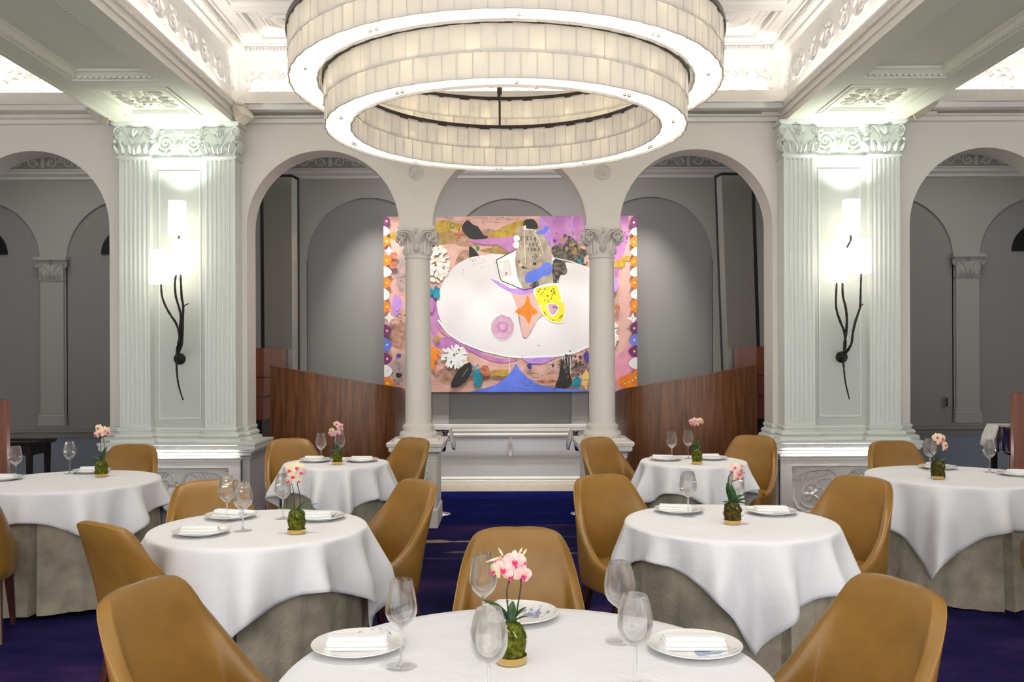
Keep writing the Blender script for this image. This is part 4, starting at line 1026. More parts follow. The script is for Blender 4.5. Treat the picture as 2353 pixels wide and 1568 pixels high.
for pts in ([(1146.5,602.5),(1167,599.5),(1174.5,631.5),(1154,636),(1146.5,602.5)],): stroke('gold', pts, 1)
ell('rust', 1164, 629, 3.2, 3.2, 9, .3)
ell('white2', 1188, 548, 7, 7, 12, .1); ell('white2', 1187, 563, 7, 8, 12, .1)
for x, y, r in ((1196.5,558,1.6),(1197,566,2),(1211,566,2.2),(1241,563,2.2),(1207,585,2.2),(1243,587,2),(1197,610,4.2),(1219,607,2),(1243,607,2),(1215,558,1),(1237.5,555,1)): ell('gold', x, y, r, r, 10)
poly('blue', [(1207,640),(1212,628),(1225,622),(1240,617),(1250,606),(1262,604),(1270,614),(1268,628),(1256,634),(1246,636),(1236,646),(1222,650),(1210,650)]); ell('rust', 1259, 620, 2, 5, 10, .2)
poly('blue', [(1233,534),(1248,528),(1256,520),(1262,524),(1254,534),(1240,539)])
# thin painted strokes: target cross and small m
stroke('black', [(1223,590),(1238,590)], .9); stroke('black', [(1230,583),(1230,597)], .9); stroke('black', [(1224,591),(1230,596),(1237,591),(1232,585)], .7)
# breast-like circle, star, yellow slipper
ell('white2', 1154, 753, 30, 31, 22); ell('areola', 1155, 753, 27, 29, 22, .04); ell('pink', 1156, 751, 20, 20, 18, .06) if False else None; ell('mauve', 1155, 752, 13, 12, 16, .1); ell('areola', 1156, 751, 8, 8, 14, .1)
poly('orange', [(1213,679),(1221,701),(1236,718),(1222,726),(1216,745),(1205,727),(1184,716),(1204,702)], True)
splat('black', 1221, 716, 5, 16, 8, .4, .8)
poly('white2', [(1228,663),(1281,652),(1293,690),(1300,715),(1296,738),(1284,744),(1262,738),(1244,718),(1234,690)])
poly('yellow', [(1230,664),(1280,655),(1291,690),(1238,703),(1234,690)], False); poly('yellow', [(1243,706),(1258,695),(1280,692),(1296,698),(1297,720),(1290,740),(1272,740),(1252,726)])
poly('white2', [(1255,703),(1270,697),(1284,703),(1282,718),(1268,728)]); poly('areola', [(1258,704),(1270,699),(1282,704),(1280,716),(1268,724)]); splat('black', 1275, 707, 4.5, 30, 9, .4, .8)
rr = random.Random(11)
for _ in range(34):
    x, y = rr.uniform(1238,1286), rr.uniform(664,694); ell(rr.choice(['black','black','gold']), x, y, 1.3, 1.3, 8)
for _ in range(26):
    a = rr.uniform(.2,PI); ell(rr.choice(['gold','gold','black']), 1273+22*math.cos(a), 712+24*math.sin(a), 1.2, 1.2, 8)
# chrysanthemums
def mum(cx, cy, rx, ry, n, seed, dots):
    q = random.Random(seed)
    for k in range(n):
        a = q.uniform(0,TAU); t = q.uniform(.15,1); x, y = cx+rx*t*math.cos(a), cy+ry*t*math.sin(a); L, w = q.uniform(5,9), q.uniform(2,3.6); c, s_ = math.cos(a), math.sin(a)
        ell('cream', x+1, y+1, w*1.6, w*1.6, 8, .2, k)
    for k in range(n):
        a = TAU*k/n*2.618+q.uniform(-.2,.2); t = .25+.75*(k/n); x, y = cx+rx*t*math.cos(a), cy+ry*t*math.sin(a); L, w = q.uniform(5,8), q.uniform(2.2,3.8); c, s_ = math.cos(a), math.sin(a)
        poly('white2', [(x-c*L,y-s_*L),(x-s_*w,y+c*w),(x+c*L,y+s_*L),(x+s_*w,y-c*w)])
    for x, y in dots: ell('black', x, y, 2.1, 2.1, 10)
mum(1003, 603, 32, 46, 58, 1, [(1012,584),(1002,610)]); mum(1046, 818, 28, 27, 46, 2, [(1055,804),(1044,815),(1025,822)]); mum(1400, 770, 18, 32, 34, 3, [])
# teal, rust, orange marks
ell('teal', 1003, 672, 9, 15, 12, .25); ell('teal', 991, 670, 6, 8, 10, .2); ell('mauve', 992, 700, 8, 18, 10, .2)
poly('orange', [(990,800),(1003,801),(1014,812),(1003,814),(1009,826),(1000,830),(1000,847),(990,846)]); poly('black', [(1036,888),(1042,868),(1058,846),(1078,833),(1085,845),(1076,868),(1058,886),(1046,890)]); stroke('grey', [(1062,866),(1076,846)], 1.2)
ell('teal', 1098, 872, 11, 18, 12, .35); splat('teal', 1094, 850, 8, 20, 6, 1, 3); ell('rust', 1115, 852, 11, 12, 12, .2); ell('ochre', 1005, 778, 5, 8, 9, .3); ell('ochre', 1150, 856, 22, 8, 10, .3)
poly('black', [(1290,828),(1312,824),(1306,845),(1314,880),(1300,893),(1276,890),(1284,865)]); splat('dark', 1310, 836, 16, 50, 12, 1.5, 5); splat('dark', 1345, 850, 14, 30, 13, 1, 4); ell('teal', 1324, 880, 11, 14, 12, .35); ell('gold', 1345, 872, 8, 22, 10, .3); ell('navy', 1217, 842, 6, 8, 9, .25); ell('navy', 1347, 820, 6, 14, 9, .3); ell('rust', 1258, 877, 22, 5, 9, .3)
for x, y, l in ((1297,821,16),(1303,821,14),(1310,820,40),(1316,820,20),(1170,822,36),(1292,820,8)): stroke('white2', [(x,y),(x+1,y+l)], 1)
poly('blue', [(1075,901),(1110,893),(1140,884),(1160,870),(1176,852),(1186,835),(1196,852),(1212,868),(1240,885),(1280,893),(1350,898),(1350,901),(1215,902)], False)
splat('black', 1130, 520, 60, 50, 21, .4, 1.2); splat('black', 925, 640, 14, 70, 22, .4, 1.1); splat('black', 1245, 505, 40, 20, 23, .4, 1.2); splat('black', 925, 730, 12, 50, 24, .4, 1.4); splat('black', 1440, 545, 10, 24, 25, .5, 1.6); splat('black', 1090, 600, 20, 40, 26, .4, 1.1); splat('dark', 915, 860, 12, 18, 28, .8, 3); ell('navy', 917, 817, 5, 6, 9, .3); ell('black', 918, 862, 7, 6, 9, .4)
splat('black', 1240, 860, 34, 50, 31, .4, 1.3); splat('black', 1430, 700, 16, 22, 32, .3, .9); ell('rust', 1418, 712, 5, 12, 10, .3); ell('rust', 905, 588, 9, 9, 9, .3); ell('rust', 906, 610, 8, 8, 9, .3); ell('lilac', 1412, 655, 8, 15, 10, .2)
rr = random.Random(77)
for _ in range(26): x, y = rr.uniform(1200,1345), rr.uniform(832,888); stroke('dark', [(x,y),(x+rr.uniform(6,30),y+rr.uniform(-1,1))], .8)
for _ in range(16): x, y = rr.uniform(1000,1180), rr.uniform(500,512); stroke('dark', [(x,y),(x+rr.uniform(6,24),y+rr.uniform(-1,1))], .7)
# left and right borders of half-discs
L_ = [('purple',509,16,12),('white2',532,14,11),('orange',555,16,12),('star',577,12,12),('orange',599,19,13),('white2',625,19,12),('orange',650,17,13),('white2',677,14,13),('orange',705,14,13),('star',730,14,14),('purple',760,18,14),('blue',792,19,15),('purple',824,19,13),('white2',852,20,14),('orange',880,23,14)]
for c, y, w, h in L_:
    if c == 'star':
        cx = 896; q = [(cx,y-h),(cx+4,y-4),(cx+h-1,y),(cx+4,y+4),(cx,y+h),(cx-4,y+4),(cx-h+1,y),(cx-4,y-4)]; poly('white2', q, False); ell('gold', cx, y, 1.8, 1.8, 9); continue
    poly(c, [(883,y-h),(883+w*.55,y-h*.85),(883+w,y-h*.1),(883+w*.7,y+h*.75),(883,y+h)]+[(883,y)]); ell('gold' if c != 'white2' else 'cream', 891, y, 2.8, 2.8, 10)
R_ = [('purple',514,17,15),('white2',535,15,9),('orange',558,15,14),('white2',581,14,10),('orange',604,15,13),('white2',628,16,11),('orange',652,15,14),('white2',678,15,11),('orange',705,16,15),('star',733,12,12),('purple',756,17,14),('blue',783,18,13),('purple',809,20,13),('white2',836,20,13)]
for c, y, w, h in R_:
    if c == 'star':
        cx = 1451; q = [(cx+3,y-14),(cx+5,y-3),(cx+12,y),(cx+6,y+6),(cx+4,y+11),(cx-2,y+5),(cx-13,y),(cx-2,y-3)]; poly('white2', q, False); ell('gold', cx+1, y, 2, 2, 9); continue
    poly(c, [(1463,y-h),(1463-w*.55,y-h*.85),(1463-w,y-h*.05),(1463-w*.7,y+h*.75),(1463,y+h)]+[(1463,y)]); ell('gold' if c != 'white2' else 'cream', 1456, y, 2.8, 2.8, 10)
poly('orange', [(1463,849),(1452,858),(1442,862),(1424,868),(1419,880),(1428,892),(1440,893),(1463,886)])
for x, y in ((1435,882),(1444,879),(1452,875),(1459,869)): ell('cream', x, y, 1.9, 1.9, 9)
pm_b.build('painted_shapes', plist, pt, False)
def lettering(txt, x, y, size, rot=0):
    cu = bpy.data.curves.new('lettering', 'FONT'); cu.body = txt; cu.size = size*DP/F*1.0; cu.extrude = .0006; cu.align_x = 'CENTER'; cu.offset = .0006
    t = bpy.data.objects.new('tmp', cu); C.objects.link(t); dg = bpy.context.evaluated_depsgraph_get(); me = bpy.data.meshes.new_from_object(t.evaluated_get(dg)); bpy.data.objects.remove(t)
    me.materials.clear(); me.materials.append(plist[pm['black']]); o = bpy.data.objects.new('brush_lettering', me); C.objects.link(o); o.parent = pt
    w = W(x, y); o.location = (w[0]-oc.x, -.00005*lay[0]-.0015, w[1]-oc.z); o.rotation_euler = (PI/2, 0, rot)
lettering('2', 1198, 554, 12); lettering('3 2 6', 1221, 554, 12); lettering('2 8 2', 1226, 568, 10); lettering('1 5 6 3', 1226, 578, 10); lettering('M', 1229, 612, 12, .15); lettering('3', 1193, 606, 9, .4)

# ================================================================== chairs
def make_chair():
    root = empty('dining_chair', (0,0,0))
    base = [(-.238,-.115),(-.250,-.07),(-.256,-.01),(-.257,.05),(-.254,.11),(-.246,.16),(-.228,.203),(-.190,.230),(-.130,.242),(-.065,.247)]
    tops = [.472,.482,.502,.540,.600,.685,.785,.862,.883,.889]
    path = base+[(0,.248)]+[(-x,y) for x,y in base[::-1]]; top = tops+[.888]+tops[::-1]; n = len(path)
    # denser
    def cr(seq, i, t):
        g = lambda k: seq[max(0,min(len(seq)-1,k))]
        p0,p1,p2,p3 = g(i-1),g(i),g(i+1),g(i+2)
        f = lambda a,b,c,d: .5*((2*b)+(-a+c)*t+(2*a-5*b+4*c-d)*t*t+(-a+3*b-3*c+d)*t**3)
        return tuple(f(*q) for q in zip(p0,p1,p2,p3)) if hasattr(p1,'__len__') else f(p0,p1,p2,p3)
    pp, tt = [], []
    for i in range(n-1):
        for t in (0,.34,.67): pp.append(cr(path,i,t)); tt.append(cr(top,i,t))
    pp.append(path[-1]); tt.append(top[-1]); n = len(pp)
    nor = []
    for i in range(n):
        a, b = Vector(pp[max(i-1,0)]), Vector(pp[min(i+1,n-1)]); d = (b-a).normalized(); nor.append(Vector((-d.y,d.x)))
    def xf(x, y, z):
        k = (z-.45)/.44
        if k > 0: w = max(0,min(1,(y+.05)/.25)); return (x*(1-.11*k*(.35+.65*w)), y+.13*k*(.25+.75*w)*k**.3, z)
        return (x*(1+k*.15), y+k*.06*(1 if y > 0 else .3), z)
    rows = []; TH = .042
    for i in range(n):
        p = Vector(pp[i]); nn = nor[i]; zt = tt[i]; row = []
        zs = [.335,.36,.42,.48]
        def q(off, z): v = p-nn*off; return xf(v.x, v.y, z)
        z1 = zt-.012
        row += [q(.012,.335), q(0,.345)]
        for t in (.12,.3,.5,.7,.86,1.): row.append(q(-.003*math.sin(t*PI), .345+(z1-.345)*t))
        for a in (.25,.5,.75): row.append(q(TH/2-TH/2*math.cos(PI*a), z1+.012*math.sin(PI*a)))
        for t in (0,.2,.4,.6,.8,1): row.append(q(TH+.010*math.sin(t*PI), z1-(z1-.43)*t))
        rows.append(row)
    m = MB(); m.grid(rows, cap0=True, cap1=True); back = m.build('shell_back', 'leather', root, auto=70)
    for off in (.003,):
        m = MB(); pts = []
        for i in range(n):
            v = Vector(pp[i])-nor[i]*off; pts.append(xf(v.x, v.y, tt[i]-.0095))
        if off < .01:
            v = Vector(pp[0]); pts = [xf(v.x+.001, v.y-.002, z) for z in (.36,.42,.48)]+pts+[xf(-v.x-.001, v.y-.002, z) for z in (.48,.42,.36)]
        m.tube(pts, .0028, 6); m.build('piping', 'pipe', back)
    # seat
    m = MB(); rows = []
    def ring(sc, z, dy=0):
        r = []
        for j in range(48):
            a = TAU*j/48; c, s_ = math.cos(a), math.sin(a); e = .42
            x = .222*math.copysign(abs(c)**e, c); y = .182*math.copysign(abs(s_)**e, s_)
            if y > 0: x *= 1-.12*(y/.182)**4
            r.append((x*sc, (y+.012)*sc+dy, z))
        return r
    rows = [ring(.95,.325), ring(.985,.33), ring(1,.35), ring(1,.43), ring(.985,.448), ring(.95,.460), ring(.8,.468), ring(.5,.472), ring(.05,.473)]
    m.grid(rows, True, cap0=True, cap1=True); m.build('seat', 'leather', root, auto=80)
    for x, y, tx, ty in ((-.185,-.120,-.02,-.03),(.185,-.120,.02,-.03),(-.18,.17,-.03,.07),(.18,.17,.03,.07)):
        m = MB(); rws = []
        for w, z in ((.0125,0),(.017,.12),(.023,.28),(.026,.345)):
            k = 1-z/.345; rws.append([(x+tx*k+w*dx, y+ty*k+w*dy, z) for dx,dy in ((-.8,-1),(.8,-1),(1,-.8),(1,.8),(.8,1),(-.8,1),(-1,.8),(-1,-.8))])
        m.grid(rws, True, cap0=True, cap1=True); m.build('leg', 'legwood', root, auto=40)
    return root
chair = make_chair(); first = [True]
def place_chair(x, y, fx_, fy_, label):
    """(x, y) is where the top of the back stands, (fx_, fy_) where it looks"""
    o = chair if first[0] else copy_tree(chair); first[0] = False
    a = math.atan2(fy_, fx_)+PI/2; o.rotation_euler = (0,0,a); l = math.hypot(fx_, fy_)
    o.location = (x+fx_/l*.36, y+fy_/l*.36, 0); tag(o, label, 'chair', 'tan leather dining chairs')
place_chair(-1.10, 2.62, 1, -.33, 'tan leather chair at the bottom left, left of the nearest table')
place_chair(1.15, 2.62, -1, -.40, 'tan leather chair at the bottom right, right of the nearest table')
place_chair(.025, 3.47, .02, -1, 'tan leather chair facing the camera, behind the nearest table')
place_chair(-1.66, 3.58, .54, .80, 'tan leather chair seen from its back, in front of the second-row left table')
place_chair(-1.65, 4.88, .42, -.90, 'tan leather chair behind the second-row left table, with wine glasses in front of it')
place_chair(-.48, 4.84, -.78, -.62, 'tan leather chair with visible seat on the right of the second-row left table')
place_chair(-1.84, 7.42, .45, -.85, 'tan leather chair on the left of the small rear table before the left walnut screen')
place_chair(-.78, 7.42, -.66, -.76, 'tan leather chair beside the left grey column, right of the small rear left table')
place_chair(.70, 7.42, .62, -.78, 'tan leather chair in front of the right grey column, beside the small rear table')
place_chair(2.07, 7.55, -.55, -.84, 'tan leather chair beside the right pier, right of the small rear right table')
place_chair(.505, 5.03, .42, -.90, 'tan leather chair with visible seat on the left of the second-row right table')
place_chair(1.95, 4.92, -.80, -.60, 'tan leather chair with visible seat on the right of the second-row right table')
place_chair(-2.93, 6.95, .02, -1, 'tan leather chair behind the far left table, below the left sconce')
place_chair(-2.93, 4.66, -.33, .94, 'tan leather chair cut by the left frame edge, in front of the far left table')
place_chair(2.995, 7.02, -.02, -1, 'tan leather chair behind the far right table, below the right sconce')
place_chair(3.01, 4.62, .33, .94, 'tan leather chair only just inside the right frame edge')

# ================================================================== tables and cloths
def cloth(name, m_, cx, cy, R0, a, ang0, seed, zt, label, off=(0,0)):
    rr = random.Random(seed); n = 288; ph = [rr.uniform(0,TAU) for _ in range(6)]
    rows = []; radial = [0,.4,.75,.95,1.]
    drops = [0,.03,.08,.15,.24,.34,.44,.54,.64,.74,.84,.92,1.]
    table = []
    for j in range(n):
        th = TAU*j/n; q_ = th-ang0+PI/4; c, s_ = math.cos(q_), math.sin(q_); b0 = -ang0+PI/4; ou, ov = off[0]*math.cos(b0)-off[1]*math.sin(b0), off[0]*math.sin(b0)+off[1]*math.cos(b0)
        re = min((a+ou*math.copysign(1,c))/max(abs(c),1e-6), (a+ov*math.copysign(1,s_))/max(abs(s_),1e-6)); corner = max(0,min(1,(re/a-1)/.4142))
        nf = 12
        w = math.sin(nf*th+ph[0]+.7*math.sin(2*th+ph[1])); w = .5+.5*w; w = w**1.9
        w2 = .5+.5*math.sin(17*th+ph[2]+2*math.sin(3*th+ph[3])); fold = .72*w+.28*w2
        table.append((th, re-R0, corner, fold))
    for f_ in radial[:-1]: rows.append([(cx+(R0-.008)*f_*math.cos(t[0]), cy+(R0-.008)*f_*math.sin(t[0]), zt) for t in table])
    rows.append([(cx+(R0-.001)*math.cos(t[0]), cy+(R0-.001)*math.sin(t[0]), zt-.002) for t in table])
    rows.append([(cx+(R0+.005)*math.cos(t[0]), cy+(R0+.005)*math.sin(t[0]), zt-.007) for t in table])
    for d in drops[1:]:
        row = []
        for th, S, co, fo in table:
            s_ = d*S; grow = min(1, s_/.22)
            r = R0+.008+grow*(.003+.066*fo)+s_*(.0+.30*max(0,fo-.25)+.07*co*co)
            tx = .018*grow*math.sin(9*th+ph[4])*co
            z = zt-.006-s_*(.995-.10*fo)
            row.append((cx+r*math.cos(th+tx), cy+r*math.sin(th+tx), max(z,.03)))
        rows.append(row)
    b = MB(); b.grid(rows, True, cap0=False); b.f.append(tuple(range(n))[::-1]) if False else None
    o = b.build(name, m_, None, auto=75, loc=None); mod(o, 'SOLIDIFY', thickness=.0016, offset=1); tag(o, label, 'tablecloth', 'white square tablecloths'); return o
def skirt(cx, cy, R0, zt, seed, label, hem=.012):
    rr = random.Random(seed); n = 300; rows = []; slits = [rr.uniform(0,.4)+k*TAU/4 for k in range(4)]
    ph = [rr.uniform(0,TAU) for _ in range(8)]
    for i in range(13):
        t = i/12; z = zt-.004-(zt-.004-hem)*t; row = []
        for j in range(n):
            th = TAU*j/n; r = R0-.012+.022*t+t*.007*math.sin(13*th+ph[0])+t*.006*math.sin(23*th+ph[1]+2*t)+.0035*math.sin(37*th+ph[2]+5*t)*t
            for s_ in slits:
                d = (th-s_+PI)%TAU-PI; w = .04
                if abs(d) < w: r -= (.018+.045*t)*(1-abs(d)/w)**.5
                elif abs(d) < w*1.5: r += .008*t
            z2 = z+(t*.012*math.sin(3*th+ph[3]) if i == 12 else 0)
            row.append((cx+r*math.cos(th), cy+r*math.sin(th), z2))
        rows.append(row)
    rows = [[(cx, cy, zt-.004)]*n, [(cx+(R0-.03)*math.cos(TAU*j/n), cy+(R0-.03)*math.sin(TAU*j/n), zt-.004) for j in range(n)]]+rows
    b = MB(); b.grid(rows, True); o = b.build('table_skirt', 'skirt', None, auto=70); tag(o, label, 'table skirt', 'floor-length taupe undercloths'); return o
ZT_ = .75
tables = [('nearest table', .038, 2.235, .606, .80, -52, .0, 1), ('second-row left table', -1.188, 4.223, .497, .705, -95, .0, 2), ('second-row right table', 1.065, 4.332, .50, .70, -98, .0, 3),
          ('small rear left table', -1.335, 6.84, .392, .60, -84, .0, 4), ('small rear right table', 1.41, 6.88, .397, .60, -165, .0, 5), ('far left table', -2.905, 5.87, .56, .735, -42, .0, 6), ('far right table', 2.99, 5.97, .57, .83, -129, .0, 7)]
for nm, cx, cy, r, a, ang, _, sd in tables:
    o = empty('dining_table', (cx,cy,0), label=f'round pedestal table hidden under its cloths, the {nm}', cat='table', group='round dining tables')
    m = MB(); m.lathe([(.001,.705),(r-.05,.705),(r-.025,.71),(r-.025,.735),(r-.05,.738),(.001,.738)], n=64); m.build('table_top', 'walnut2', o)
    m = MB(); m.lathe([(r*.6,0),(r*.6,.02),(.06,.05),(.04,.10),(.04,.66),(.10,.705)], n=32); m.build('pedestal', 'blackw', o)
    skirt(cx, cy, r, .746, sd, f'taupe linen skirt hanging to the floor from the {nm}')
    cloth('tablecloth', 'linen', cx, cy, r, a, R(ang), sd*7+1, ZT_, f'white linen square cloth draped over the {nm}', {3:(.09,0),4:(.05,0)}.get(sd,(0,0)))
# ================================================================== tableware
def glass_proto(kind):
    m = MB()
    if kind == 'a': out = [(.0285,.223),(.0345,.195),(.0395,.165),(.0412,.150),(.0405,.138),(.034,.122),(.020,.107),(.009,.098),(.0055,.092)]
    else: out = [(.029,.223),(.037,.198),(.0425,.170),(.0435,.150),(.041,.132),(.033,.116),(.020,.104),(.009,.097),(.0055,.092)]
    foot = [(.0045,.06),(.0042,.03),(.0055,.014),(.010,.007),(.022,.0040),(.0395,.0022),(.0405,.0012),(.0395,.0004),(.001,.0004)]
    inn = [(r-.0010,z+(.0006 if r < .03 else 0)) for r, z in out[:-2]]+[(.0008,.1005)]
    m.lathe(inn[::-1]+[(out[0][0]-.0005,.2236)]+out+foot, n=48)
    o = m.build('wine_glass', 'glass', None, auto=80); return o
GA, GB = glass_proto('a'), glass_proto('b'); used = set()
def glass(kind, x, y, label, z=.7515):
    src = GA if kind == 'a' else GB
    o = src if kind not in used else src.copy()
    if kind in used: C.objects.link(o)
    used.add(kind); o.location = (x, y, z); tag(o, label, 'wine glass', 'wine glasses')
for k, x, y, l in (
    ('a',(920-CX)/F*2.287,2.287,'wine glass on the nearest table, beside its left plate'),
    ('a',(1109-CX)/F*2.587,2.587,'wine glass on the nearest table, before the back plate and left of the orchid'),
    ('b',(1121-CX)/F*2.02,2.02,'wine glass nearest the camera, overlapping the orchid moss, base out of frame'),
    ('b',(1422-CX)/F*2.48,2.48,'rear one of the two overlapping wine glasses right of the nearest orchid'),
    ('b',(1457-CX)/F*2.135,2.135,'front one of the two overlapping wine glasses, beside the right plate'),
    ('a',(520-CX)/F*4.337,4.337,'wine glass in front of a plate at the back left of the second-row left table'),
    ('b',(557-CX)/F*4.11,4.11,'front wine glass of the pair on the left of the second-row left table'),
    ('a',(649-CX)/F*4.42,4.42,'wine glass just left of the orchid on the second-row left table'),
    ('b',(1580-CX)/F*4.45,4.45,'wine glass before the left plate of the second-row right table'),
    ('b',(1690-CX)/F*4.47,4.47,'wine glass behind the orchid on the second-row right table'),
    ('a',(737-CX)/F*6.84,6.84,'wine glass left of the orchid on the small rear left table'),
    ('a',(780-CX)/F*6.93,6.93,'wine glass behind the orchid on the small rear left table'),
    ('a',(1543-CX)/F*6.88,6.88,'left wine glass on the small rear right table'),
    ('a',(1581-CX)/F*7.0,7.0,'wine glass close to the orchid on the small rear right table'),
    ('a',(35-CX)/F*5.9,5.9,'wine glass at the left end of the far left table'),
    ('a',(159-CX)/F*6.2,6.2,'wine glass in the middle of the far left table'),
    ('b',(2136-CX)/F*6.2,6.2,'wine glass behind the orchid on the far right table'),
    ('a',(2273-CX)/F*6.1,6.1,'wine glass in the middle of the far right table')): glass(k, x, y, l)

m = MB(); m.lathe([(.001,.003),(.065,.003),(.070,.0),(.076,.0),(.080,.003),(.110,.012),(.1255,.0185),(.127,.020),(.1255,.0215),(.108,.0155),(.078,.0085),(.001,.0075)], n=64)
plate0 = m.build('dinner_plate', 'plate', None, auto=60)
def napkin_proto(kind):
    m = MB()
    def rr_prism(x0, x1, w, h, z, r, n=5):
        """folded roll: rounded cross-section pulled along x"""
        prof = []
        for cx_, cz_, a0 in ((w/2-r, z+r, -PI/2),(w/2-r, z+h-r, 0),(-w/2+r, z+h-r, PI/2),(-w/2+r, z+r, PI)):
            for i in range(n): a = a0+PI/2*i/(n-1); prof.append((cx_+r*math.cos(a), cz_+r*math.sin(a)))
        rows = []
        for t, sc in ((0,.93),(.015,1),(.5,1.0),(.985,1),(1,.93)):
            x = x0+(x1-x0)*t; rows.append([(x, y*sc+.0015*math.sin(x*60), z+h/2+(q-z-h/2)*sc+.0012*math.sin(x*47)) for y, q in prof])
        m.grid(rows, True, cap0=True, cap1=True)
    if kind == 0:
        rr_prism(-.085,.082,.085,.007,.0,.0034); rr_prism(-.083,.080,.068,.012,.0068,.0055); rr_prism(-.080,.078,.050,.012,.0182,.0058)
    else:
        rr_prism(-.075,.070,.070,.010,.0,.0048); rr_prism(-.070,.068,.055,.024,.0095,.0115)
    return m.build('folded_napkin', 'napkin', None, auto=70)
N0, N1 = napkin_proto(0), napkin_proto(1); usedp = set()
def setting(x, y, rot, nrot, kind, where, nd=(0,0)):
    o = plate0 if 'p' not in usedp else plate0.copy()
    if 'p' in usedp: C.objects.link(o)
    usedp.add('p'); o.location = (x, y, .7515); o.rotation_euler = (0,0,rot); tag(o, f'white plate with blue sketch {where}', 'plate', 'dinner plates')
    src = (N0,N1)[kind]; q = src if kind not in usedp else src.copy()
    if kind in usedp: C.objects.link(q)
    usedp.add(kind); q.location = (x+nd[0], y+nd[1], .7598); q.rotation_euler = (0,0,nrot); tag(q, f'folded napkin on the plate {where}', 'napkin', 'folded napkins on plates')
setting(-.415, 2.425, .8, .07, 0, 'at the left of the nearest table', (.0,.0))
setting(.02, 2.715, -.1, PI/2+.1, 1, 'at the back of the nearest table', (-.035,-.01))
setting(.495, 2.405, -1.2, .03, 0, 'at the right of the nearest table', (.0,.01))
setting(-1.40, 4.04, 1.6, .12, 0, 'at the front left of the second-row left table', (0,-.01))
setting(-1.395, 4.45, 0, -.25, 1, 'at the back left of the second-row left table', (-.01,0))
setting(-.945, 4.41, 0, .12, 0, 'right of the orchid on the second-row left table', (-.02,-.01))
setting(.865, 4.575, 0, -.12, 0, 'left of the orchid on the second-row right table', (-.02,0))
setting(1.32, 4.52, -1.2, .05, 0, 'right of the orchid on the second-row right table', (0,0))
setting(-1.505, 6.90, .5, -.05, 1, 'left of the orchid on the small rear left table', (-.01,0))
setting(-1.148, 6.90, .2, .08, 0, 'right of the orchid on the small rear left table', (0,0))
setting(1.205, 6.92, .5, -.08, 0, 'left of the orchid on the small rear right table', (-.02,0))
setting(1.565, 6.96, .5, .05, 1, 'right of the orchid on the small rear right table', (-.01,0))
setting(-3.36, 5.90, 0, .05, 0, 'at the left frame edge on the far left table', (0,0))
setting(-2.945, 6.27, 0, .2, 1, 'behind the orchid on the far left table', (0,0))
setting(3.03, 6.32, 0, PI/2+.2, 1, 'behind the orchid on the far right table', (-.03,-.02))
setting(3.385, 5.95, 0, .02, 0, 'at the right frame edge on the far right table', (.02,0))

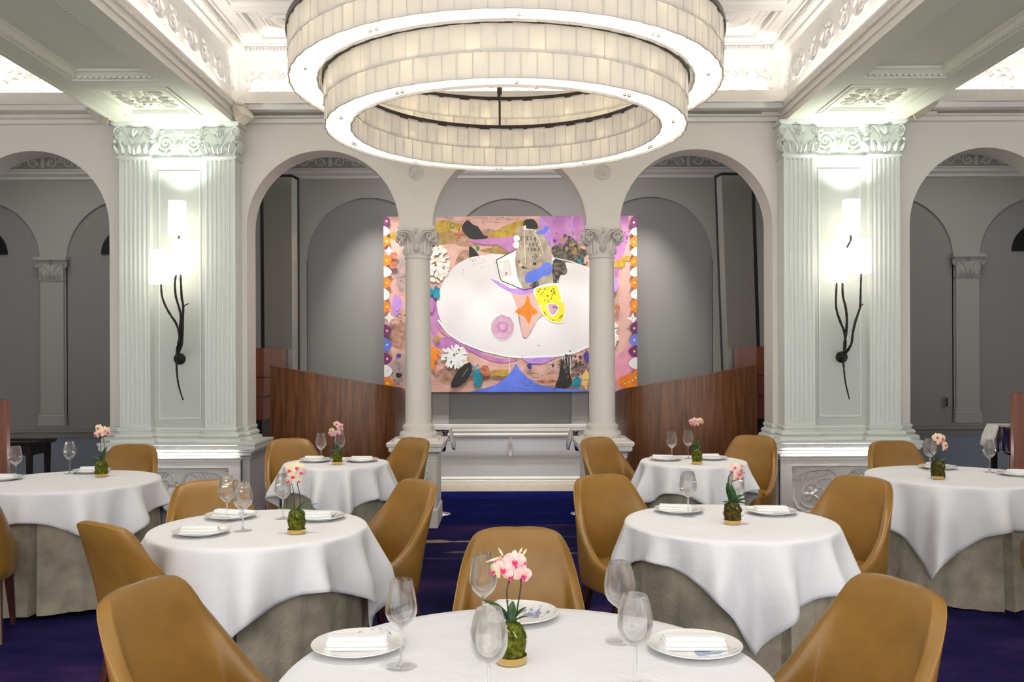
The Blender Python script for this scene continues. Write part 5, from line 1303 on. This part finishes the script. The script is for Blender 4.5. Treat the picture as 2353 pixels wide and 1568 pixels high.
# ------------------------------------------------------------------ orchids
def orchid(x, y, seed, h, mh, mw, stems, blooms, leaves, moss, pet, label, fr=.024, buds=()):
    mw *= .92; rr = random.Random(seed); root = empty('potted_orchid', (x,y,.7515), label=label, cat='orchid', group='orchids in moss balls')
    m = MB(); m.lathe([(.034,0),(.038,.002),(.0405,.010),(.0415,.021),(.0405,.0215),(.039,.012),(.036,.005),(.001,.005)], n=40); m.build('brass_dish', 'brass', root)
    m = MB(); rows = []
    for i in range(15):
        t = i/14; row = []
        for j in range(36):
            a = TAU*j/36; nz = noise.noise(Vector((math.cos(a)*2.2+seed, math.sin(a)*2.2, t*4)))*.26+noise.noise(Vector((math.cos(a)*7+seed, math.sin(a)*7, t*11)))*.10
            r = mw*(.93+.09*math.sin(PI*t)+nz)*(1 if t < .9 else 1-(t-.9)*5.5)
            row.append((r*math.cos(a), r*math.sin(a), .008+mh*t))
        rows.append(row)
    m.grid(rows, True, cap1=True)
    for k in range(1100):        # moss sprigs
        a = rr.uniform(0,TAU); t = rr.random(); z = .018+(mh-.012)*t
        nz = noise.noise(Vector((math.cos(a)*2.2+seed, math.sin(a)*2.2, t*4)))*.26
        r = mw*(.93+.09*math.sin(PI*t)+nz)*(1 if t < .9 else 1-(t-.9)*5.0)-.001
        d = rr.uniform(.003,.0075); da = rr.uniform(-.12,.12); dz = rr.uniform(-.006,.005); w = .0006
        c, s_ = math.cos(a), math.sin(a); p = (r*c, r*s_, z); e = ((r+d)*math.cos(a+da), (r+d)*math.sin(a+da), z+dz)
        m.add([(p[0]-s_*w,p[1]+c*w,p[2]),(p[0]+s_*w,p[1]-c*w,p[2]),(p[0],p[1],p[2]+w*2),e], [(0,1,3),(1,2,3),(2,0,3)])
    m.build('moss_ball', moss, root)
    zt = mh+.004
    for (ang, L, W, rise, droop) in leaves:
        m = MB(); rows = []; px, py, pz = 0, 0, zt-.004; el = rise; n = 12; ca, sa = math.cos(ang), math.sin(ang)
        for i in range(n+1):
            t = i/n; w = W*math.sin(PI*min(.985,.10+t*.885))**.75; row = []
            for q in (-1,-.6,-.2,0,.2,.6,1):
                cup = .30*w*abs(q)**1.3
                ox = -sa*w*q; oy = ca*w*q
                row.append((px*ca+ox-math.sin(el)*cup*ca, px*sa+oy-math.sin(el)*cup*sa, pz+math.cos(el)*cup))
            rows.append(row); px += math.cos(el)*L/n; pz += math.sin(el)*L/n; el -= droop/n
        m.grid(rows); o = m.build('leaf', 'leaf', root, auto=80); mod(o, 'SOLIDIFY', thickness=.0012)
    for st in stems:
        m = MB(); k = len(st); d = []
        for i in range(k-1):
            p0, p1, p2, p3 = [Vector(st[max(0,min(k-1,i+u))]) for u in (-1,0,1,2)]
            for t in range(5):
                t /= 5; d.append(.5*((2*p1)+(-p0+p2)*t+(2*p0-5*p1+4*p2-p3)*t*t+(-p0+3*p1-3*p2+p3)*t**3))
        d.append(Vector(st[-1])); m.tube(d, [.0024-.0011*i/len(d) for i in range(len(d))], 7)
        for i in (len(d)//3, 2*len(d)//3): m.ball(tuple(d[i]), .0032, 6)
        m.build('flower_stem', 'stem', root)
    def petal(m, base, dirv, nrm, L, W, cup, mi):
        side = dirv.cross(nrm).normalized(); rows = []
        for i in range(8):
            t = i/7; w = W*math.sin(PI*min(.98,.08+.88*t))**.7; row = []
            for q in (-1,-.55,0,.55,1):
                p = base+dirv*(L*t)+side*(w*q)+nrm*(cup*(t*t-.2*t)*L-abs(q)**2*w*.18); row.append(tuple(p))
            rows.append(row)
        m.grid(rows, mi=mi)
    for bi, (bx, by, bz, az, elv, sc) in enumerate(blooms):
        nrm = Vector((math.sin(az)*math.cos(elv), -math.cos(az)*math.cos(elv), math.sin(elv))); up = Vector((0,0,1)); sd = up.cross(nrm).normalized(); up = nrm.cross(sd).normalized(); c = Vector((bx,by,bz)); r = fr*sc
        m = MB(); tw = rr.uniform(-.3,.3)
        def dv(a): return (sd*math.cos(a+tw)+up*math.sin(a+tw)).normalized()
        for a in (PI/2, PI/2+2.15, PI/2-2.15): petal(m, c-nrm*.002, dv(a), nrm, r*1.0, r*.36, -.15, 0)
        for a in (.25, PI-.25): petal(m, c, dv(a), nrm, r*1.08, r*.62, -.12, 0)
        fl = m.build('flower', pet if not isinstance(pet, (list,tuple)) else pet[bi % len(pet)], root, auto=80)
        m = MB(); petal(m, c+nrm*.002, (dv(-PI/2)+nrm*.6).normalized(), nrm, r*.50, r*.24, .5, 0)
        for a in (-PI/2+.95, -PI/2-.95): petal(m, c+nrm*.002, (dv(a)+nrm*.9).normalized(), nrm, r*.34, r*.17, .4, 0)
        m.ball(tuple(c+nrm*.004+dv(PI/2)*r*.06), r*.12, 8, mi=1); m.build('flower_lip', ['lip','lipc'], fl, auto=80)
    for (bx, by, bz, dx, dz) in buds:
        m = MB(); q = Vector((bx,by,bz)); m.tube([q, q+Vector((dx*.45,0,dz*.45)), q+Vector((dx,0,dz))], [.0015,.0032,.0006], 7); m.build('bud', 'petalc', root)
    rts = MB(); rts.tube([(.0,-mw*.6,zt-.004),(.008,-mw*1.02,zt-.014),(.014,-mw*1.08,zt-.026)], .0016, 6); rts.tube([(-.01,-mw*.5,zt),(-.012,-mw*.95,zt-.004),(-.004,-mw*1.1,zt-.012)], .0012, 6); rts.build('air_roots', 'root', root)
    return root
S = lambda *p: list(p)
orchid(0, 2.315, 1, .30, .098, .038,
    [[(-.005,0,.095),(-.008,-.005,.14),(-.010,-.008,.19),(-.004,-.01,.215),(.0,-.012,.235)], [(.008,0,.095),(.018,-.004,.15),(.026,-.006,.20),(.024,-.012,.225),(.010,-.014,.25)]],
    [(.010,-.022,.268,.15,.1,1.15),(-.018,-.024,.248,-.25,.05,1.15),(.032,-.020,.232,.45,-.1,1.05),(-.042,-.010,.240,-1.0,.0,.95),(-.034,-.004,.262,-.9,.5,.8),(.030,-.008,.262,.9,.3,.9),(.0,-.010,.228,.0,-.5,.9)],
    [(PI-.25,.100,.018,.95,.65),(.15,.060,.013,1.0,.4),(1.3,.060,.013,1.35,.3),(-.5,.055,.012,.75,.5),(2.4,.05,.013,.9,.8)], 'moss', ['petalp','petalp','petalp','petalc','petalp','petalp','petalc'],
    'pink and white potted orchid on the nearest table', buds=[(-.03,-.01,.275,-.035,-.012),(.022,-.01,.285,.008,.016),(.030,-.01,.280,.012,.018),(-.02,-.01,.28,-.012,.02)])
orchid(-.97, 4.045, 2, .31, .100, .038,
    [[(-.008,0,.095),(-.010,-.004,.15),(-.014,-.006,.20),(-.02,-.008,.23),(-.012,-.01,.27)], [(.010,0,.095),(.016,-.003,.14),(.013,-.006,.19),(.005,-.008,.23),(.012,-.010,.285)]],
    [(.006,-.014,.300,.1,.1,1.2),(-.026,-.012,.288,-.4,.1,1.2),(.022,-.010,.278,.5,0,1.0),(-.012,-.014,.262,-.1,-.2,1.1),(-.034,-.008,.240,-.6,-.2,.9),(.012,-.010,.240,.4,-.3,.7)],
    [(PI-.05,.10,.014,.35,.6),(.15,.10,.010,.55,.5),(.7,.075,.012,.85,.5),(-.6,.06,.010,.4,1.4),(2.5,.06,.010,.3,1.6)], 'moss', ['petalc','petalc','petalp','petalc','petalp','petalc'],
    'cream and pink potted orchid with long leaves on the second-row left table')
orchid(1.055, 4.24, 3, .30, .095, .040,
    [[(-.018,0,.09),(-.020,-.003,.15),(-.020,-.004,.215),(-.012,-.006,.235),(.004,-.01,.252)], [(.008,0,.09),(.003,-.003,.14),(-.004,-.004,.20),(.006,-.006,.205),(.022,-.008,.212)]],
    [(.010,-.014,.270,-.2,.4,1.0),(.028,-.012,.240,.4,0,1.25),(.040,-.004,.278,1.0,.5,.7),(.022,-.01,.222,.3,-.4,.9),(.050,-.004,.246,1.2,.0,.8)],
    [(1.9,.105,.026,1.25,.3),(.25,.085,.022,.9,.9),(.0,.085,.020,.45,.4),(-.25,.075,.017,.25,.6),(PI+.1,.05,.012,.4,.5),(2.5,.09,.022,1.3,.2)], 'mossd', ['petalp','petalp','petalc','petalc','petalp'],
    'pale pink potted orchid with broad dark leaves on the second-row right table', buds=[(-.012,-.01,.262,-.026,.014),(-.01,-.01,.256,-.022,.016)])
orchid(-1.30, 6.70, 4, .31, .085, .036,
    [[(-.006,0,.08),(-.01,-.003,.14),(-.004,-.004,.20),(.0,-.006,.25),(-.006,-.01,.30)], [(-.004,0,.14),(-.02,-.004,.17),(-.03,-.006,.20),(-.036,-.008,.23)]],
    [(-.002,-.012,.305,.1,.2,1.0),(.022,-.01,.285,.5,0,1.15),(.028,-.008,.262,.6,-.2,1.0),(-.040,-.01,.255,-.4,.1,1.0),(-.050,-.008,.232,-.5,0,.9),(.006,-.012,.238,.1,-.2,1.0),(-.03,-.01,.222,-.1,-.3,.9)],
    [(.1,.095,.019,.45,.4),(PI-.1,.07,.017,.55,.5),(1.6,.07,.020,1.35,.2),(-2.5,.07,.022,-.4,.7),(-.4,.05,.014,.1,.9)], 'moss', ['petalp','petalp','petalp','petalc','petalp','petalp','petalp'],
    'pink potted orchid on the small rear left table')
orchid(1.39, 6.65, 5, .34, .105, .038,
    [[(-.004,0,.10),(-.004,-.003,.17),(.006,-.004,.23),(.004,-.006,.29),(-.004,-.01,.32)]],
    [(-.040,-.012,.318,-.5,.1,.95),(-.020,-.014,.326,-.2,.2,1.0),(.002,-.014,.318,.1,.1,1.0),(.022,-.012,.324,.4,.1,1.0),(.038,-.010,.312,.7,0,.9),(-.008,-.012,.296,-.2,-.3,.95),(-.030,-.01,.300,-.4,-.1,.9)],
    [(1.0,.075,.019,1.25,.3),(2.6,.075,.018,1.1,.4),(.3,.06,.016,.7,.5),(PI,.05,.015,.35,.8),(2.2,.07,.017,1.0,.3)], 'moss', ['petalp','petalp','petalp','petalc','petalc','petalc','petalp'],
    'tall pink potted orchid before the right walnut screen, on the small rear right table')
orchid(-2.77, 6.04, 6, .34, .100, .042,
    [[(-.004,0,.10),(-.002,-.003,.16),(-.002,-.004,.22),(.0,-.006,.28)], [(.02,0,.10),(.022,-.003,.17),(.022,-.004,.22),(.016,-.006,.28)]],
    [(-.012,-.012,.330,-.2,.2,1.2),(-.030,-.010,.285,-.5,0,1.1),(.030,-.012,.315,.5,.1,1.2),(.0,-.014,.295,.1,-.1,1.25),(.046,-.008,.300,.8,0,1.0)],
    [(PI-.2,.09,.015,.65,.5),(.9,.11,.022,1.3,.3),(.6,.08,.018,1.2,.4),(PI+.3,.05,.012,.4,.6)], 'moss', ['petalc','petalp','petalc','petalc','petalp'],
    'cream potted orchid with two stems on the far left table')
orchid(2.77, 5.78, 7, .285, .110, .044,
    [[(-.004,0,.11),(.0,-.003,.16),(.004,-.004,.21),(.012,-.006,.25)]],
    [(-.010,-.012,.272,-.3,.2,1.25),(.022,-.012,.265,.3,.1,1.2),(.010,-.014,.240,.1,-.2,1.1),(.042,-.010,.222,.5,-.1,1.1),(.046,-.008,.200,.5,-.3,1.0),(.03,-.01,.250,1.0,.1,.8)],
    [(PI-.1,.085,.016,.95,.2),(PI-.4,.06,.014,1.1,.3),(.3,.10,.009,.35,.1),(1.8,.06,.014,1.2,.2)], 'mossd', ['petalc','petalc','petalc','petalc','petalc','petalp'],
    'yellow potted orchid on the far right table')

# ================================================================== lights
def area(name, loc, size, energy, col, target=None, sy=None, spread=None):
    l = bpy.data.lights.new(name, 'AREA'); l.energy = energy; l.color = col; l.size = size
    if sy: l.shape = 'RECTANGLE'; l.size_y = sy
    if spread: l.spread = R(spread)
    o = bpy.data.objects.new(name, l); C.objects.link(o); o.location = loc
    if target is not None: o.rotation_euler = (Vector(target)-Vector(loc)).to_track_quat('-Z','Y').to_euler()
    return o
def spot(name, loc, target, energy, col, ang, blend=.5, rad=.04):
    l = bpy.data.lights.new(name, 'SPOT'); l.energy = energy; l.color = col; l.spot_size = R(ang); l.spot_blend = blend; l.shadow_soft_size = rad
    o = bpy.data.objects.new(name, l); C.objects.link(o); o.location = loc; o.rotation_euler = (Vector(target)-Vector(loc)).to_track_quat('-Z','Y').to_euler(); return o
# added spots without fixtures, brightening each table from above
W1 = (1,.94,.86)
for nm, cx, cy, r, *_ in tables:
    hx = cx; hz = 4.40
    e = {'nearest table':72,'second-row left table':100,'second-row right table':100}.get(nm, 90)
    if abs(cx) > 2.49: hz = 3.62; e = 44; hx = math.copysign(2.9, cx)
    if nm.startswith('small'): hz = 4.30
    spot('table_fill', (hx+.05, cy-.45, hz), (cx, cy, .75), e, W1, 46 if hz > 4 else 56, .9, .06)
for px_ in ((407,462),(1957,461)):      # the open tops of the sconce shades throw light up the piers
    q = P(px_[0], px_[1], 7.93); spot('sconce_uplight', q, (q.x, 7.80, 4.6), 26, (.95,1,.90), 118, 1, .05)
# picture lights behind the arcade
for x in (-1.15,-.4,.4,1.15):
    spot('picture_spot', (x*1.15, 9.35, 4.04), (x*.95, 10.8, 2.0), 32, (1,.97,.94), 66, .8, .02)
for x in (-1.62,1.62): spot('picture_spot', (x*.98, 9.8, 4.04), (x*.95, 10.95, 2.15), 85, (1,.95,.90), 46, 1, .03)
for x in (-.7,0,.7): spot('dado_spot', (x, 9.6, 4.05), (x, 10.9, .5), 50, (.95,.96,1), 38, .5, .015)
area('rear_glow', (-5.2,9.7,4.05), 1.2, 5, (1,.95,.88), (-5.2,9.9,0), .5); area('rear_glow', (5.2,9.7,4.05), 1.2, 5, (1,.95,.88), (5.2,9.9,0), .5)
area('rear_glow', (0,9.7,4.05), 3.0, 15, (1,.97,.95), (0,9.8,0), .6)
w = bpy.data.worlds.new('room light'); bpy.context.scene.world = w; w.use_nodes = True
w.node_tree.nodes['Background'].inputs[0].default_value = (1,.985,.96,1); w.node_tree.nodes['Background'].inputs[1].default_value = 1.35

# ================================================================== camera
cam = bpy.data.cameras.new('camera'); co = bpy.data.objects.new('camera', cam); C.objects.link(co)
cam.sensor_width = 36; cam.lens = 36*F/2353; cam.shift_x = 4.5/2353; cam.shift_y = 41/2353; cam.clip_start = .05
co.matrix_world = Matrix.Translation((0,0,H)) @ Matrix.Rotation(PI/2, 4, 'X') @ Matrix.Rotation(-ROLL, 4, 'Z')
sc = bpy.context.scene; sc.camera = co
sc.view_settings.view_transform = 'Standard'; sc.view_settings.look = 'None'; sc.view_settings.gamma = 1; sc.view_settings.exposure = .82
sc.view_settings.use_curve_mapping = False
sc.cycles.max_bounces = 8; sc.cycles.transmission_bounces = 8; sc.cycles.diffuse_bounces = 3; sc.cycles.transparent_max_bounces = 16; sc.cycles.use_adaptive_sampling = True; sc.cycles.adaptive_threshold = .12; sc.cycles.adaptive_min_samples = 20; sc.cycles.sample_clamp_indirect = 6
sc.cycles.use_denoising = True
